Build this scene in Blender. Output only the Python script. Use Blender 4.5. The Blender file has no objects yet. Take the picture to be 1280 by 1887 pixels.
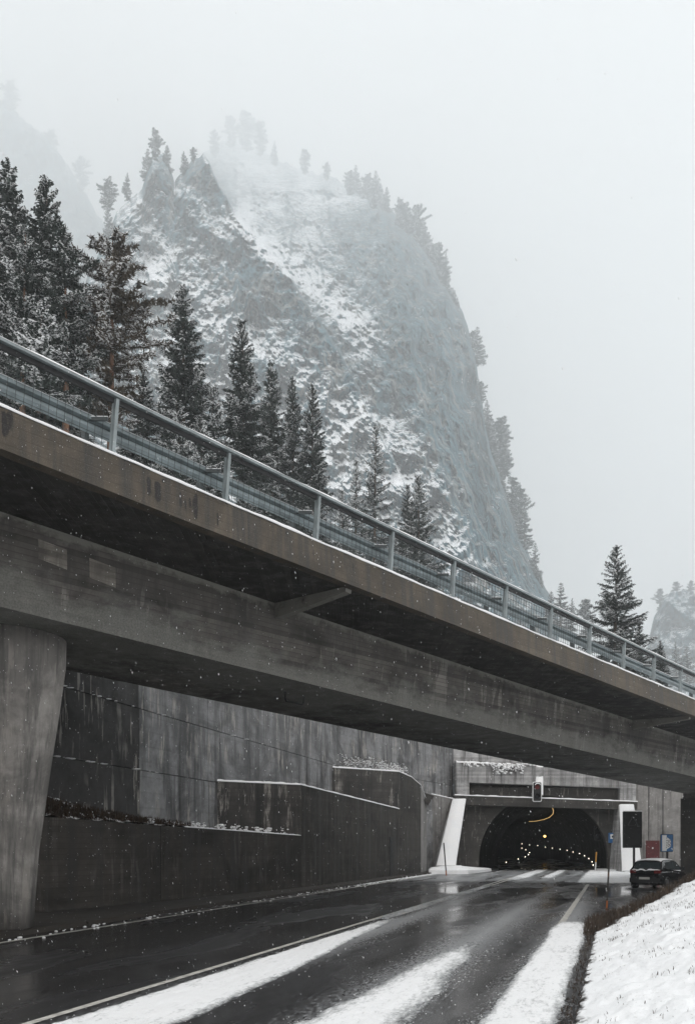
import bpy, math, random
import numpy as np
from mathutils import Vector, Matrix

scene = bpy.context.scene
COL = scene.collection
F, CX, HY, EYE = 1600.0, 640.0, 1560.0, 2.1      # focal length in photo pixels, centre column, horizon row, eye height (m)

# ------------------------------------------------------------------ camera, world, sun, exposure
cam_d = bpy.data.cameras.new("camera")
cam = bpy.data.objects.new("camera", cam_d)
COL.objects.link(cam)
cam.location = (0, 0, EYE)
cam.rotation_euler = (math.radians(90), 0, 0)
cam_d.sensor_fit = 'VERTICAL'
cam_d.sensor_height = 36.0
cam_d.lens = 36.0 * F / 1887.0
cam_d.shift_y = (HY - 943.5) / 1887.0
cam_d.clip_start = 0.1
cam_d.clip_end = 6000.0
scene.camera = cam

SUN_EL, SUN_AZ = math.radians(58), math.radians(200)
world = bpy.data.worlds.new("World")
scene.world = world
world.use_nodes = True
wt = world.node_tree
wt.nodes.clear()
w_out = wt.nodes.new("ShaderNodeOutputWorld")
w_bg = wt.nodes.new("ShaderNodeBackground")
w_sky = wt.nodes.new("ShaderNodeTexSky")
w_sky.sky_type = 'NISHITA'
w_sky.sun_disc = False
w_sky.sun_elevation = SUN_EL
w_sky.sun_rotation = SUN_AZ
w_sky.air_density = 1.0
w_sky.dust_density = 4.0
w_hs = wt.nodes.new("ShaderNodeHueSaturation")
w_hs.inputs["Saturation"].default_value = 0.12
w_mix = wt.nodes.new("ShaderNodeMix")
w_mix.data_type = 'RGBA'
w_mix.inputs[0].default_value = 0.82              # an even overcast over the clear sky
w_mix.inputs[7].default_value = (9.0, 8.62, 8.42, 1)
wt.links.new(w_sky.outputs[0], w_hs.inputs["Color"])
wt.links.new(w_hs.outputs[0], w_mix.inputs[6])
wt.links.new(w_mix.outputs[2], w_bg.inputs["Color"])
w_bg.inputs["Strength"].default_value = 0.10
wt.links.new(w_bg.outputs[0], w_out.inputs["Surface"])

sun_d = bpy.data.lights.new("sun", 'SUN')
sun_d.energy = 0.6
sun_d.angle = math.radians(25)
sun_d.color = (1.0, 0.97, 0.93)
sun = bpy.data.objects.new("sun", sun_d)
COL.objects.link(sun)
sun.rotation_euler = (math.radians(90) - SUN_EL, 0, math.pi - SUN_AZ)
sun.location = (0, 0, 60)

scene.view_settings.view_transform = 'Standard'
scene.view_settings.look = 'None'
scene.view_settings.gamma = 1.0
scene.view_settings.exposure = 0.52
try:
    scene.cycles.use_denoising = True
    scene.cycles.max_bounces = 14
    scene.cycles.diffuse_bounces = 4
    scene.cycles.volume_bounces = 8
    scene.cycles.transparent_max_bounces = 8
except Exception:
    pass

# ------------------------------------------------------------------ helpers
def P(px, py, Y):
    return Vector(((px - CX) / F * Y, Y, EYE + (HY - py) / F * Y))

def tag(o, label=None, cat=None, group=None, kind=None):
    if label: o["label"] = label
    if cat: o["category"] = cat
    if group: o["group"] = group
    if kind: o["kind"] = kind
    return o

def thing(name, loc, label, cat, group=None, rz=0.0):
    o = bpy.data.objects.new(name, None)
    o.empty_display_size = 0.3
    COL.objects.link(o)
    o.location = loc
    o.rotation_euler = (0, 0, rz)
    return tag(o, label, cat, group)

def root_of(o):
    return o if o.parent is None else root_of(o.parent)

class MB:
    """collects faces in world (or local) coordinates and links them as ONE mesh"""
    def __init__(s):
        s.v, s.f, s.m = [], [], []
    def add(s, vs, fs, mi=0):
        b = len(s.v)
        s.v.extend([tuple(p) for p in vs])
        for f in fs:
            s.f.append(tuple(b + i for i in f)); s.m.append(mi)
        return s
    def prism(s, bottom, top, mi=0):
        n = len(bottom)
        fs = [tuple(reversed(range(n))), tuple(range(n, 2 * n))]
        for i in range(n):
            j = (i + 1) % n
            fs.append((i, j, n + j, n + i))
        return s.add(list(bottom) + list(top), fs, mi)
    def box(s, x0, x1, y0, y1, z0, z1, mi=0, M=None):
        b = [Vector((x0, y0, z0)), Vector((x1, y0, z0)), Vector((x1, y1, z0)), Vector((x0, y1, z0))]
        t = [Vector((p.x, p.y, z1)) for p in b]
        if M is not None:
            b = [M @ p for p in b]; t = [M @ p for p in t]
        return s.prism(b, t, mi)
    def bar(s, a, b, w, h=None, up=Vector((0, 0, 1)), mi=0):
        a, b = Vector(a), Vector(b)
        h = h or w
        d = (b - a).normalized()
        x = d.cross(up)
        if x.length < 1e-4: x = d.cross(Vector((1, 0, 0)))
        x.normalize()
        y = x.cross(d).normalized()
        q = [(-w / 2, -h / 2), (w / 2, -h / 2), (w / 2, h / 2), (-w / 2, h / 2)]
        return s.prism([a + x * i + y * j for i, j in q], [b + x * i + y * j for i, j in q], mi)
    def tube(s, pts, r, n=8, mi=0, caps=True):
        pts = [Vector(p) for p in pts]
        rs = r if isinstance(r, (list, tuple)) else [r] * len(pts)
        vs, fs = [], []
        for i, p in enumerate(pts):
            d = (pts[min(i + 1, len(pts) - 1)] - pts[max(i - 1, 0)]).normalized()
            x = d.cross(Vector((0, 0, 1)))
            if x.length < 1e-3: x = Vector((1, 0, 0))
            x.normalize(); y = d.cross(x).normalized()
            for k in range(n):
                a = 2 * math.pi * k / n
                vs.append(p + x * math.cos(a) * rs[i] + y * math.sin(a) * rs[i])
        for i in range(len(pts) - 1):
            for k in range(n):
                k2 = (k + 1) % n
                fs.append((i * n + k, i * n + k2, (i + 1) * n + k2, (i + 1) * n + k))
        if caps:
            fs.append(tuple(reversed(range(n))))
            fs.append(tuple((len(pts) - 1) * n + k for k in range(n)))
        return s.add(vs, fs, mi)
    def ball(s, c, r, nu=10, nv=6, sx=1, sy=1, sz=1, mi=0):
        c = Vector(c); vs, fs = [], []
        vs.append(c + Vector((0, 0, -r * sz)))
        for i in range(1, nv):
            t = -math.pi / 2 + math.pi * i / nv
            for k in range(nu):
                a = 2 * math.pi * k / nu
                vs.append(c + Vector((math.cos(t) * math.cos(a) * r * sx, math.cos(t) * math.sin(a) * r * sy, math.sin(t) * r * sz)))
        vs.append(c + Vector((0, 0, r * sz)))
        L = len(vs) - 1
        for k in range(nu):
            k2 = (k + 1) % nu
            fs.append((0, 1 + k2, 1 + k))
            for i in range(nv - 2):
                a = 1 + i * nu
                fs.append((a + k, a + k2, a + nu + k2, a + nu + k))
            fs.append((1 + (nv - 2) * nu + k, 1 + (nv - 2) * nu + k2, L))
        return s.add(vs, fs, mi)
    def build(s, name, mats, parent=None, smooth=False, local=False):
        """local: coordinates are already in the parent's space"""
        v = s.v
        if parent is not None and not local:
            bpy.context.view_layer.update()
            r = parent
            M = Matrix.Identity(4)
            while r is not None:
                M = Matrix.LocRotScale(r.location, r.rotation_euler, r.scale) @ M
                r = r.parent
            Mi = M.inverted()
            v = [tuple(Mi @ Vector(p)) for p in v]
        me = bpy.data.meshes.new(name)
        me.from_pydata(v, [], s.f)
        for m in (mats if isinstance(mats, (list, tuple)) else [mats]):
            me.materials.append(m)
        if any(s.m): me.polygons.foreach_set("material_index", s.m)
        if smooth: me.polygons.foreach_set("use_smooth", [True] * len(s.f))
        me.update()
        o = bpy.data.objects.new(name, me)
        COL.objects.link(o)
        if parent is not None: o.parent = parent
        return o

def np_mesh(name, V, Fq, mats, parent=None, smooth=False, mi=None):
    """V (n,3) and Fq (m,4) numpy arrays, already in the parent's space"""
    me = bpy.data.meshes.new(name)
    V = np.asarray(V, np.float32); Fq = np.asarray(Fq, np.int32)
    me.vertices.add(len(V)); me.vertices.foreach_set("co", V.ravel())
    k = Fq.shape[1]
    me.loops.add(Fq.size); me.loops.foreach_set("vertex_index", Fq.ravel())
    me.polygons.add(len(Fq))
    me.polygons.foreach_set("loop_start", np.arange(0, Fq.size, k, dtype=np.int32))
    me.polygons.foreach_set("loop_total", np.full(len(Fq), k, np.int32))
    for m in (mats if isinstance(mats, (list, tuple)) else [mats]): me.materials.append(m)
    if mi is not None: me.polygons.foreach_set("material_index", np.asarray(mi, np.int32))
    if smooth: me.polygons.foreach_set("use_smooth", np.ones(len(Fq), bool))
    me.update(calc_edges=True); me.validate()
    o = bpy.data.objects.new(name, me)
    COL.objects.link(o)
    if parent is not None: o.parent = parent
    return o

def grid_faces(nr, nc):
    i = np.arange(nr * nc).reshape(nr, nc)
    return np.stack([i[:-1, :-1], i[:-1, 1:], i[1:, 1:], i[1:, :-1]], -1).reshape(-1, 4)

_rg = np.random.default_rng(7)
_perm = _rg.permutation(512); _perm = np.concatenate([_perm, _perm])
_ga = _rg.uniform(0, 2 * np.pi, 512); _gx, _gy = np.cos(_ga), np.sin(_ga)
def perlin(x, y, seed=0):
    x = np.asarray(x, float) + seed * 17.31; y = np.asarray(y, float) + seed * 9.77
    xi, yi = np.floor(x).astype(int), np.floor(y).astype(int)
    xf, yf = x - xi, y - yi
    u, v = xf ** 3 * (xf * (xf * 6 - 15) + 10), yf ** 3 * (yf * (yf * 6 - 15) + 10)
    def g(ix, iy, dx, dy):
        h = _perm[(_perm[ix % 512] + iy) % 512]
        return _gx[h] * dx + _gy[h] * dy
    a = g(xi, yi, xf, yf); b = g(xi + 1, yi, xf - 1, yf)
    c = g(xi, yi + 1, xf, yf - 1); d = g(xi + 1, yi + 1, xf - 1, yf - 1)
    return ((a + u * (b - a)) * (1 - v) + (c + u * (d - c)) * v) * 1.5
def fbm(x, y, oct=5, seed=0, gain=0.5, ridged=False):
    s, a = 0.0, 1.0
    for o in range(oct):
        n = perlin(x * 2 ** o, y * 2 ** o, seed + o * 3)
        if ridged: n = 1 - 2 * np.abs(n)
        s = s + a * n; a *= gain
    return s
def sstep(a, b, x):
    t = np.clip((x - a) / (b - a), 0, 1)
    return t * t * (3 - 2 * t)

# ------------------------------------------------------------------ materials
def new_mat(name):
    m = bpy.data.materials.new(name); m.use_nodes = True
    nt = m.node_tree; nt.nodes.clear()
    out = nt.nodes.new("ShaderNodeOutputMaterial")
    b = nt.nodes.new("ShaderNodeBsdfPrincipled")
    nt.links.new(b.outputs[0], out.inputs["Surface"])
    return m, nt, b
class NT:
    def __init__(s, nt): s.nt = nt
    def coord(s, kind="Object"):
        n = s.nt.nodes.new("ShaderNodeTexCoord"); return n.outputs[kind]
    def mapping(s, vec, scale=(1, 1, 1), rot=(0, 0, 0), loc=(0, 0, 0)):
        n = s.nt.nodes.new("ShaderNodeMapping"); s.nt.links.new(vec, n.inputs[0])
        n.inputs["Scale"].default_value = scale; n.inputs["Rotation"].default_value = rot; n.inputs["Location"].default_value = loc
        return n.outputs[0]
    def noise(s, vec, scale, detail=4, rough=0.55, dist=0.0):
        n = s.nt.nodes.new("ShaderNodeTexNoise"); s.nt.links.new(vec, n.inputs["Vector"])
        n.inputs["Scale"].default_value = scale; n.inputs["Detail"].default_value = detail
        n.inputs["Roughness"].default_value = rough; n.inputs["Distortion"].default_value = dist
        return n.outputs["Fac"]
    def ramp(s, fac, stops):
        n = s.nt.nodes.new("ShaderNodeValToRGB"); s.nt.links.new(fac, n.inputs[0])
        cr = n.color_ramp
        while len(cr.elements) < len(stops): cr.elements.new(0.5)
        for e, (p, c) in zip(cr.elements, stops):
            e.position = p
            e.color = (c, c, c, 1) if isinstance(c, (int, float)) else (*c, 1)
        return n.outputs[0]
    def math(s, op, a, b=None, clamp=False):
        n = s.nt.nodes.new("ShaderNodeMath"); n.operation = op; n.use_clamp = clamp
        for i, q in enumerate((a, b)):
            if q is None: continue
            if isinstance(q, (int, float)): n.inputs[i].default_value = q
            else: s.nt.links.new(q, n.inputs[i])
        return n.outputs[0]
    def mix(s, fac, a, b, mode='MIX'):
        n = s.nt.nodes.new("ShaderNodeMix"); n.data_type = 'RGBA'; n.blend_type = mode
        for idx, q in ((0, fac), (6, a), (7, b)):
            if isinstance(q, (int, float)):
                n.inputs[idx].default_value = q if idx == 0 else (q, q, q, 1)
            elif isinstance(q, tuple): n.inputs[idx].default_value = (*q, 1)
            else: s.nt.links.new(q, n.inputs[idx])
        return n.outputs[2]
    def bump(s, h, strength, dist, target):
        n = s.nt.nodes.new("ShaderNodeBump"); s.nt.links.new(h, n.inputs["Height"])
        n.inputs["Strength"].default_value = strength; n.inputs["Distance"].default_value = dist
        s.nt.links.new(n.outputs[0], target.inputs["Normal"])
    def sep(s, vec):
        n = s.nt.nodes.new("ShaderNodeSeparateXYZ"); s.nt.links.new(vec, n.inputs[0]); return n.outputs
    def geo(s, k): 
        n = s.nt.nodes.new("ShaderNodeNewGeometry"); return n.outputs[k]
    def set(s, b, k, q):
        if isinstance(q, (int, float)): b.inputs[k].default_value = q
        elif isinstance(q, tuple): b.inputs[k].default_value = (*q, 1)
        else: s.nt.links.new(q, b.inputs[k])

def plain(name, col, rough=0.5, metal=0.0, var=0.15, scale=6.0):
    m, nt, b = new_mat(name); N = NT(nt)
    n = N.noise(N.coord(), scale, 5)
    lo = tuple(c * (1 - var) for c in col); hi = tuple(min(1, c * (1 + var)) for c in col)
    N.set(b, "Base Color", N.ramp(n, [(0.3, lo), (0.7, hi)]))
    N.set(b, "Roughness", N.ramp(n, [(0.3, max(0.02, rough - 0.08)), (0.7, min(1, rough + 0.08))]))
    b.inputs["Metallic"].default_value = metal
    return m
def emit(name, col, strength):
    m, nt, b = new_mat(name)
    b.inputs["Base Color"].default_value = (*col, 1)
    b.inputs["Emission Color"].default_value = (*col, 1)
    b.inputs["Emission Strength"].default_value = strength
    return m

def concrete(name, base, warm=0.0, streak=0.5, blotch=0.5, boards=0.12, board_dir='z', pitch=0.14, wet=0.35, dark=(0.012, 0.012, 0.012),
             pale=0.0, streak_scale=1.3, seed=0.0, stain_attr=False, band_attr=False):
    """board-marked concrete with run-down streaks, damp blotches and pores"""
    m, nt, b = new_mat(name); N = NT(nt)
    co = N.mapping(N.coord(), loc=(seed, seed * 1.7, 0))
    c0 = (base * (1 + warm), base, base * (1 - warm * 1.2))
    big = N.noise(N.mapping(co, (0.35, 0.35, 0.5)), 1.0, 7, 0.66, 0.8)
    mid = N.noise(co, 2.2, 6, 0.65)
    fine = N.noise(co, 28.0, 4, 0.7)
    st1 = N.noise(N.mapping(co, (streak_scale, streak_scale, 0.07)), 1.6, 6, 0.7)
    st2 = N.noise(N.mapping(co, (streak_scale * 4, streak_scale * 4, 0.25)), 1.5, 4, 0.6)
    col = N.mix(N.ramp(mid, [(0.3, 0.0), (0.75, 1.0)]), tuple(c * 0.72 for c in c0), tuple(min(1, c * 1.22) for c in c0))
    col = N.mix(N.math('MULTIPLY', N.ramp(big, [(0.44, 0.0), (0.60, 1.0)]), blotch), col, tuple(c * 0.32 for c in c0))
    s = N.math('MULTIPLY', N.ramp(st1, [(0.47, 0.0), (0.60, 1.0)]), N.ramp(st2, [(0.25, 0.35), (0.6, 1.0)]))
    col = N.mix(N.math('MULTIPLY', s, streak), col, dark)
    if pale:
        sp = N.math('MULTIPLY', N.ramp(N.noise(N.mapping(co, (2.6, 2.6, 0.35), loc=(7, 3, 1)), 1.1, 5, 0.65), [(0.555, 0.0), (0.60, 1.0)]),
                    N.ramp(N.noise(N.mapping(co, (0.3, 0.3, 0.5), loc=(3, 8, 2)), 1.0, 3), [(0.44, 0.0), (0.56, 1.0)]))
        col = N.mix(N.math('MULTIPLY', sp, pale), col, (0.42, 0.39, 0.35))
    xyz = N.sep(co)
    line = None
    if boards:
        ax = xyz[2] if board_dir == 'z' else (xyz[0] if board_dir == 'x' else xyz[1])
        fr = N.math('FRACT', N.math('DIVIDE', ax, pitch))
        e = N.math('MINIMUM', fr, N.math('SUBTRACT', 1.0, fr))
        line = N.ramp(e, [(0.0, 0.0), (0.09, 1.0)])
        idn = N.math('FLOOR', N.math('DIVIDE', ax, pitch))
        cmb = nt.nodes.new("ShaderNodeCombineXYZ"); nt.links.new(idn, cmb.inputs[0])
        wn = nt.nodes.new("ShaderNodeTexWhiteNoise"); wn.noise_dimensions = '3D'; nt.links.new(cmb.outputs[0], wn.inputs[0])
        col = N.mix(boards, col, N.ramp(wn.outputs["Value"], [(0.0, 0.12), (1.0, 0.88)]), 'OVERLAY')
        hs = nt.nodes.new("ShaderNodeHueSaturation"); hs.inputs["Saturation"].default_value = 0.8; nt.links.new(col, hs.inputs["Color"]); col = hs.outputs[0]
        col = N.mix(N.math('MULTIPLY', N.math('SUBTRACT', 1.0, line), min(1, boards * 2.5)), col, tuple(c * 0.4 for c in c0))
    if band_attr:          # paler lower edge, part washed wear, part bounce light painted in; chalky upper line
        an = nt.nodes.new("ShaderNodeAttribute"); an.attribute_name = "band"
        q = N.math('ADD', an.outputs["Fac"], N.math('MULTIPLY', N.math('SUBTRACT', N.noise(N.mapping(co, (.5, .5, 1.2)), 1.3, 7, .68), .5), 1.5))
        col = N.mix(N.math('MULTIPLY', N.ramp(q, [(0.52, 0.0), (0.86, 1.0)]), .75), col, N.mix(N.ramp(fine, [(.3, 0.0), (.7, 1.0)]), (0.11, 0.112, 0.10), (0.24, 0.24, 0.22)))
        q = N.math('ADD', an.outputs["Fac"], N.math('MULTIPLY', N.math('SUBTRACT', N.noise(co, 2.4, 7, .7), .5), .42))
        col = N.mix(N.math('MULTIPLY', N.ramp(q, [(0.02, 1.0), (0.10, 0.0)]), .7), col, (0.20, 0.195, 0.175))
    if stain_attr:
        an = nt.nodes.new("ShaderNodeAttribute"); an.attribute_name = "stain"
        q = N.math('ADD', an.outputs["Fac"], N.math('MULTIPLY', N.math('SUBTRACT', N.noise(N.mapping(co, (14, 14, 2.2)), 1.0, 5, .7), .5), .9))
        col = N.mix(N.ramp(q, [(0.42, 0.0), (0.62, 0.92)]), col, (0.008, 0.008, 0.009))
        ag = N.noise(co, 60.0, 2, .6)
        col = N.mix(N.ramp(ag, [(0.60, 0.0), (0.70, .55)]), col, (0.22, 0.20, 0.18))
    col = N.mix(N.ramp(fine, [(0.28, 0.5), (0.36, 0.0)]), col, tuple(c * 0.35 for c in c0))
    N.set(b, "Base Color", col)
    N.set(b, "Roughness", N.ramp(s, [(0.0, 0.82), (1.0, max(0.25, 0.82 - wet))]))
    h = N.math('ADD', N.math('MULTIPLY', mid, 0.6), N.math('MULTIPLY', fine, 0.4))
    if line is not None: h = N.math('ADD', h, N.math('MULTIPLY', line, 0.35))
    N.bump(h, 0.5, 0.02, b)
    return m

def snow_mat(name, base=0.86, bump=0.5, scale=9.0, speck=0.0):
    m, nt, b = new_mat(name); N = NT(nt)
    co = N.coord()
    n1 = N.noise(co, scale, 6, 0.65); n2 = N.noise(co, scale * 6, 3, 0.6); n3 = N.noise(co, 0.9, 4)
    col = N.mix(N.ramp(n3, [(0.3, 0.0), (0.7, 1.0)]), (base * .93, base * .95, base * .97), (base, base, base))
    if speck:
        col = N.mix(N.math('MULTIPLY', N.ramp(N.noise(co, scale * 2.2, 5, 0.7), [(0.62, 0.0), (0.70, 1.0)]), speck), col, (0.10, 0.085, 0.07))
    N.set(b, "Base Color", col); N.set(b, "Roughness", 0.75)
    b.inputs["Specular IOR Level"].default_value = 0.2
    N.bump(N.math('ADD', N.math('MULTIPLY', n1, 0.7), N.math('MULTIPLY', n2, 0.3)), bump, 0.05, b)
    return m

M = {}
M['snow'] = snow_mat("snow")
M['bank_snow'] = snow_mat("bank_snow", 0.82, 0.6, 7.0, 0.55)
M['ground_snow'] = snow_mat("ground_snow", 0.78, 0.4, 1.5)
m = bpy.data.materials.new("tree_snow"); m.use_nodes = True; nt = m.node_tree; nt.nodes.clear()
_o = nt.nodes.new("ShaderNodeOutputMaterial"); _d = nt.nodes.new("ShaderNodeBsdfDiffuse"); _t = nt.nodes.new("ShaderNodeBsdfTranslucent"); _x = nt.nodes.new("ShaderNodeMixShader")
_d.inputs[0].default_value = (.88, .89, .90, 1); _t.inputs[0].default_value = (.88, .89, .90, 1); _x.inputs[0].default_value = .45
nt.links.new(_d.outputs[0], _x.inputs[1]); nt.links.new(_t.outputs[0], _x.inputs[2]); nt.links.new(_x.outputs[0], _o.inputs["Surface"])
M['tree_snow'] = m
M['fascia'] = concrete("fascia_concrete", 0.078, 0.28, 0.9, 0.6, 0.16, 'z', 0.19, 0.3, (0.012, 0.011, 0.010), streak_scale=1.6, stain_attr=True)
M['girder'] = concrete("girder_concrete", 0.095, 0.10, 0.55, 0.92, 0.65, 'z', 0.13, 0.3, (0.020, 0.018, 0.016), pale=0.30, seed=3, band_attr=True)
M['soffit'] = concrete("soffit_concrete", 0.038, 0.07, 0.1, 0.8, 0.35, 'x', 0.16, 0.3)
M['pier'] = concrete("pier_concrete", 0.33, 0.05, 0.75, 0.75, 0.0, 'z', 0.2, 0.2, (0.05, 0.05, 0.048), pale=0.3, streak_scale=1.8, seed=5)
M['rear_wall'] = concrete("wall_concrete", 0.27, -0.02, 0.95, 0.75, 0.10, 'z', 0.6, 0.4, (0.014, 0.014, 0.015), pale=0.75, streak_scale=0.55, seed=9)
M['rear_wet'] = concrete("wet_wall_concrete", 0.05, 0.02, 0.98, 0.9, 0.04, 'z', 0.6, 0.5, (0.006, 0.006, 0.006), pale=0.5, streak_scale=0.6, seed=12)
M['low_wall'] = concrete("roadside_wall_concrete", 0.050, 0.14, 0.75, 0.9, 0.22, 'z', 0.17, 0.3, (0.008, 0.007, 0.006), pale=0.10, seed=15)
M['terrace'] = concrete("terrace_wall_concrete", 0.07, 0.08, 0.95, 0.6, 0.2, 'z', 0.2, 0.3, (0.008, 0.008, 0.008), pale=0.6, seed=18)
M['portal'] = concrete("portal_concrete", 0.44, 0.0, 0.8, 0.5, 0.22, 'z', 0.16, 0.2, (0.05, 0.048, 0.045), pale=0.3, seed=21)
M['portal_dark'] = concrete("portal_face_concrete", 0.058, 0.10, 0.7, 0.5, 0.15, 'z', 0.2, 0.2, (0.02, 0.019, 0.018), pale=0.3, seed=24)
M['side_wall'] = concrete("side_wall_concrete", 0.27, 0.03, 0.75, 0.4, 0.0, 'z', 0.2, 0.2, (0.04, 0.038, 0.035), streak_scale=1.6, seed=27)
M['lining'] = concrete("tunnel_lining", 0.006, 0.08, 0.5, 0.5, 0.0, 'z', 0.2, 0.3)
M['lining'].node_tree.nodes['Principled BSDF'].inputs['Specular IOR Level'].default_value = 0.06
M['galv'] = plain("galvanised_steel", (0.22, 0.252, 0.258), 0.45, 0.25, 0.3, 3.0)
M['beam_steel'] = plain("beam_steel", (0.185, 0.222, 0.232), 0.4, 0.3, 0.3, 2.5)
M['galv_dark'] = plain("weathered_steel", (0.06, 0.07, 0.072), 0.5, 0.4, 0.3, 3.0)
M['wire'] = plain("wire_steel", (0.045, 0.055, 0.055), 0.55, 0.5)
M['black'] = plain("black_paint", (0.008, 0.009, 0.010), 0.6)
M['black_gloss'] = plain("black_car_paint", (0.010, 0.011, 0.013), 0.16, 0.0, 0.1)
M['rubber'] = plain("rubber", (0.015, 0.015, 0.015), 0.8)
M['rim'] = plain("alloy", (0.25, 0.26, 0.27), 0.35, 0.8)
M['glass'] = plain("car_glass", (0.03, 0.04, 0.045), 0.04, 0.0, 0.1)
M['pole_orange'] = plain("orange_paint", (0.34, 0.10, 0.015), 0.5)
M['pole_brown'] = plain("brown_pole_paint", (0.10, 0.04, 0.015), 0.5)
M['pole_yellow'] = plain("yellow_pole_paint", (0.50, 0.24, 0.02), 0.5)
M['pole_dark'] = plain("dark_pole_paint", (0.02, 0.018, 0.016), 0.5)
M['white_paint'] = plain("white_paint", (0.75, 0.76, 0.76), 0.5, 0, 0.06)
M['line_paint'] = plain("road_paint", (0.42, 0.41, 0.38), 0.55, 0, 0.45, 5.0)
M['blue'] = plain("blue_sign_face", (0.02, 0.12, 0.30), 0.4, 0, 0.08)
M['red_door'] = plain("red_door_paint", (0.075, 0.007, 0.008), 0.55, 0, 0.25)
M['tail_red'] = plain("tail_lamp_red", (0.13, 0.008, 0.009), 0.2)
M['plate'] = plain("number_plate", (0.5, 0.5, 0.48), 0.5)
M['dim_grey'] = plain("dim_grey", (0.05, 0.053, 0.056), 0.6)
M['screen'] = plain("screen_black", (0.006, 0.006, 0.007), 0.8)
M['bark'] = plain("bark", (0.07, 0.05, 0.035), 0.9, 0, 0.5, 8.0)
M['pine_bark'] = plain("pine_bark", (0.14, 0.075, 0.045), 0.9, 0, 0.5, 8.0)
M['needles'] = plain("needles", (0.016, 0.027, 0.021), 0.7, 0, 0.45, 1.4)
M['pine_needles'] = plain("pine_needles", (0.048, 0.036, 0.021), 0.7, 0, 0.5, 1.2)
M['dry_grass'] = plain("dry_grass", (0.046, 0.031, 0.020), 0.9, 0, 0.5, 3.0)
M['dirt'] = plain("wet_earth", (0.022, 0.018, 0.014), 0.75, 0, 0.5, 2.5)
m = bpy.data.materials.new("snowflake"); m.use_nodes = True; nt = m.node_tree; nt.nodes.clear()
_o = nt.nodes.new("ShaderNodeOutputMaterial"); _d = nt.nodes.new("ShaderNodeBsdfDiffuse"); _t = nt.nodes.new("ShaderNodeBsdfTranslucent"); _x = nt.nodes.new("ShaderNodeMixShader")
_d.inputs[0].default_value = (.93, .93, .94, 1); _t.inputs[0].default_value = (.93, .93, .94, 1); _x.inputs[0].default_value = .5
nt.links.new(_d.outputs[0], _x.inputs[1]); nt.links.new(_t.outputs[0], _x.inputs[2]); nt.links.new(_x.outputs[0], _o.inputs["Surface"])
M['flake'] = m
M['lamp_white'] = emit("lamp_white", (1.0, 0.86, 0.66), 5.0)
M['lamp_yellow'] = emit("lamp_yellow", (1.0, 0.62, 0.16), 4.0)
M['lamp_strip'] = emit("lamp_strip", (1.0, 0.62, 0.22), 0.8)
M['lamp_red'] = emit("lamp_red", (0.10, 0.006, 0.006), 0.12)

# ------------------------------------------------------------------ ground and road
SD = Vector((0.2926, 0.9562, 0)); ND = Vector((0.9562, -0.2926, 0))   # along and across the road
RZ = -math.atan2(SD.x, SD.y)
def R(n, s, z=0.0): return SD * s + ND * n + Vector((0, 0, z))
def road_obj(o): o.rotation_euler = (0, 0, RZ); return o

g = MB().add([(-3500, -350, -0.35), (3500, -350, -0.35), (3500, 5200, -0.35), (-3500, 5200, -0.35)], [(0, 1, 2, 3)])
tag(g.build("ground", M['ground_snow']), kind="structure")

# road material: wet asphalt, drier wheel tracks, slush film
m, nt, b = new_mat("wet_asphalt"); N = NT(nt); co = N.coord()
xyz = N.sep(co)
agg = N.noise(co, 55.0, 3, 0.8); mid = N.noise(co, 1.1, 5, 0.6); pud = N.noise(N.mapping(co, (0.5, 0.13, 1)), 1.0, 4, 0.55, 0.4)
trk = N.noise(N.mapping(co, (2.4, 0.05, 1)), 1.0, 4, 0.6)
col = N.mix(N.ramp(agg, [(0.35, 0.0), (0.65, 1.0)]), (0.008, 0.008, 0.009), (0.034, 0.034, 0.035))
col = N.mix(N.ramp(trk, [(0.45, 0.0), (0.7, 0.75)]), col, (0.030, 0.030, 0.031))
slush = N.math('MULTIPLY', N.ramp(N.noise(N.mapping(co, (6, 1.6, 1)), 3.0, 6, 0.75), [(0.56, 0.0), (0.72, 1.0)]), N.ramp(trk, [(0.42, 0.0), (0.66, 0.5)]))
def near_n(n0, w): return N.math('SUBTRACT', 1.0, N.math('DIVIDE', N.math('ABSOLUTE', N.math('SUBTRACT', xyz[0], n0)), w), True)
lane = N.math('MAXIMUM', N.math('MAXIMUM', near_n(-5.75, 1.0), near_n(-3.0, 1.25)), near_n(-1.15, 0.9))
lane = N.math('MULTIPLY', lane, N.math('MULTIPLY', N.math('SUBTRACT', 56.0, xyz[1]), 0.035, True))
grain = N.noise(N.mapping(co, (9, 2.2, 1)), 2.2, 6, 0.8)
slush = N.math('MAXIMUM', slush, N.math('MULTIPLY', N.ramp(N.math('ADD', grain, N.math('MULTIPLY', lane, 0.30)), [(0.60, 0.0), (0.80, 1.0)]), 0.75))
far = N.math('MULTIPLY', N.math('MULTIPLY', N.math('SUBTRACT', xyz[1], 50.0), .22, True), N.math('MULTIPLY', N.math('SUBTRACT', 80.0, xyz[1]), .3, True))
far = N.math('MULTIPLY', far, N.ramp(N.noise(N.mapping(co, (1.6, .12, 1)), 1.0, 5, .65), [(0.36, 0.25), (0.62, 0.95)]))
slush = N.math('MAXIMUM', slush, N.math('MULTIPLY', far, .85))
col = N.mix(slush, col, (0.36, 0.37, 0.38))
N.set(b, "Base Color", col)
wetm = N.ramp(pud, [(0.36, 0.07), (0.50, 0.20), (0.62, 0.45)])
N.set(b, "Roughness", N.math('ADD', wetm, N.math('MULTIPLY', slush, 0.4), True))
b.inputs["Specular IOR Level"].default_value = 0.22
N.bump(N.math('MULTIPLY', agg, N.ramp(pud, [(0.40, 0.12), (0.62, 1.0)])), 0.35, 0.008, b)
M['asphalt'] = m

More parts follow.
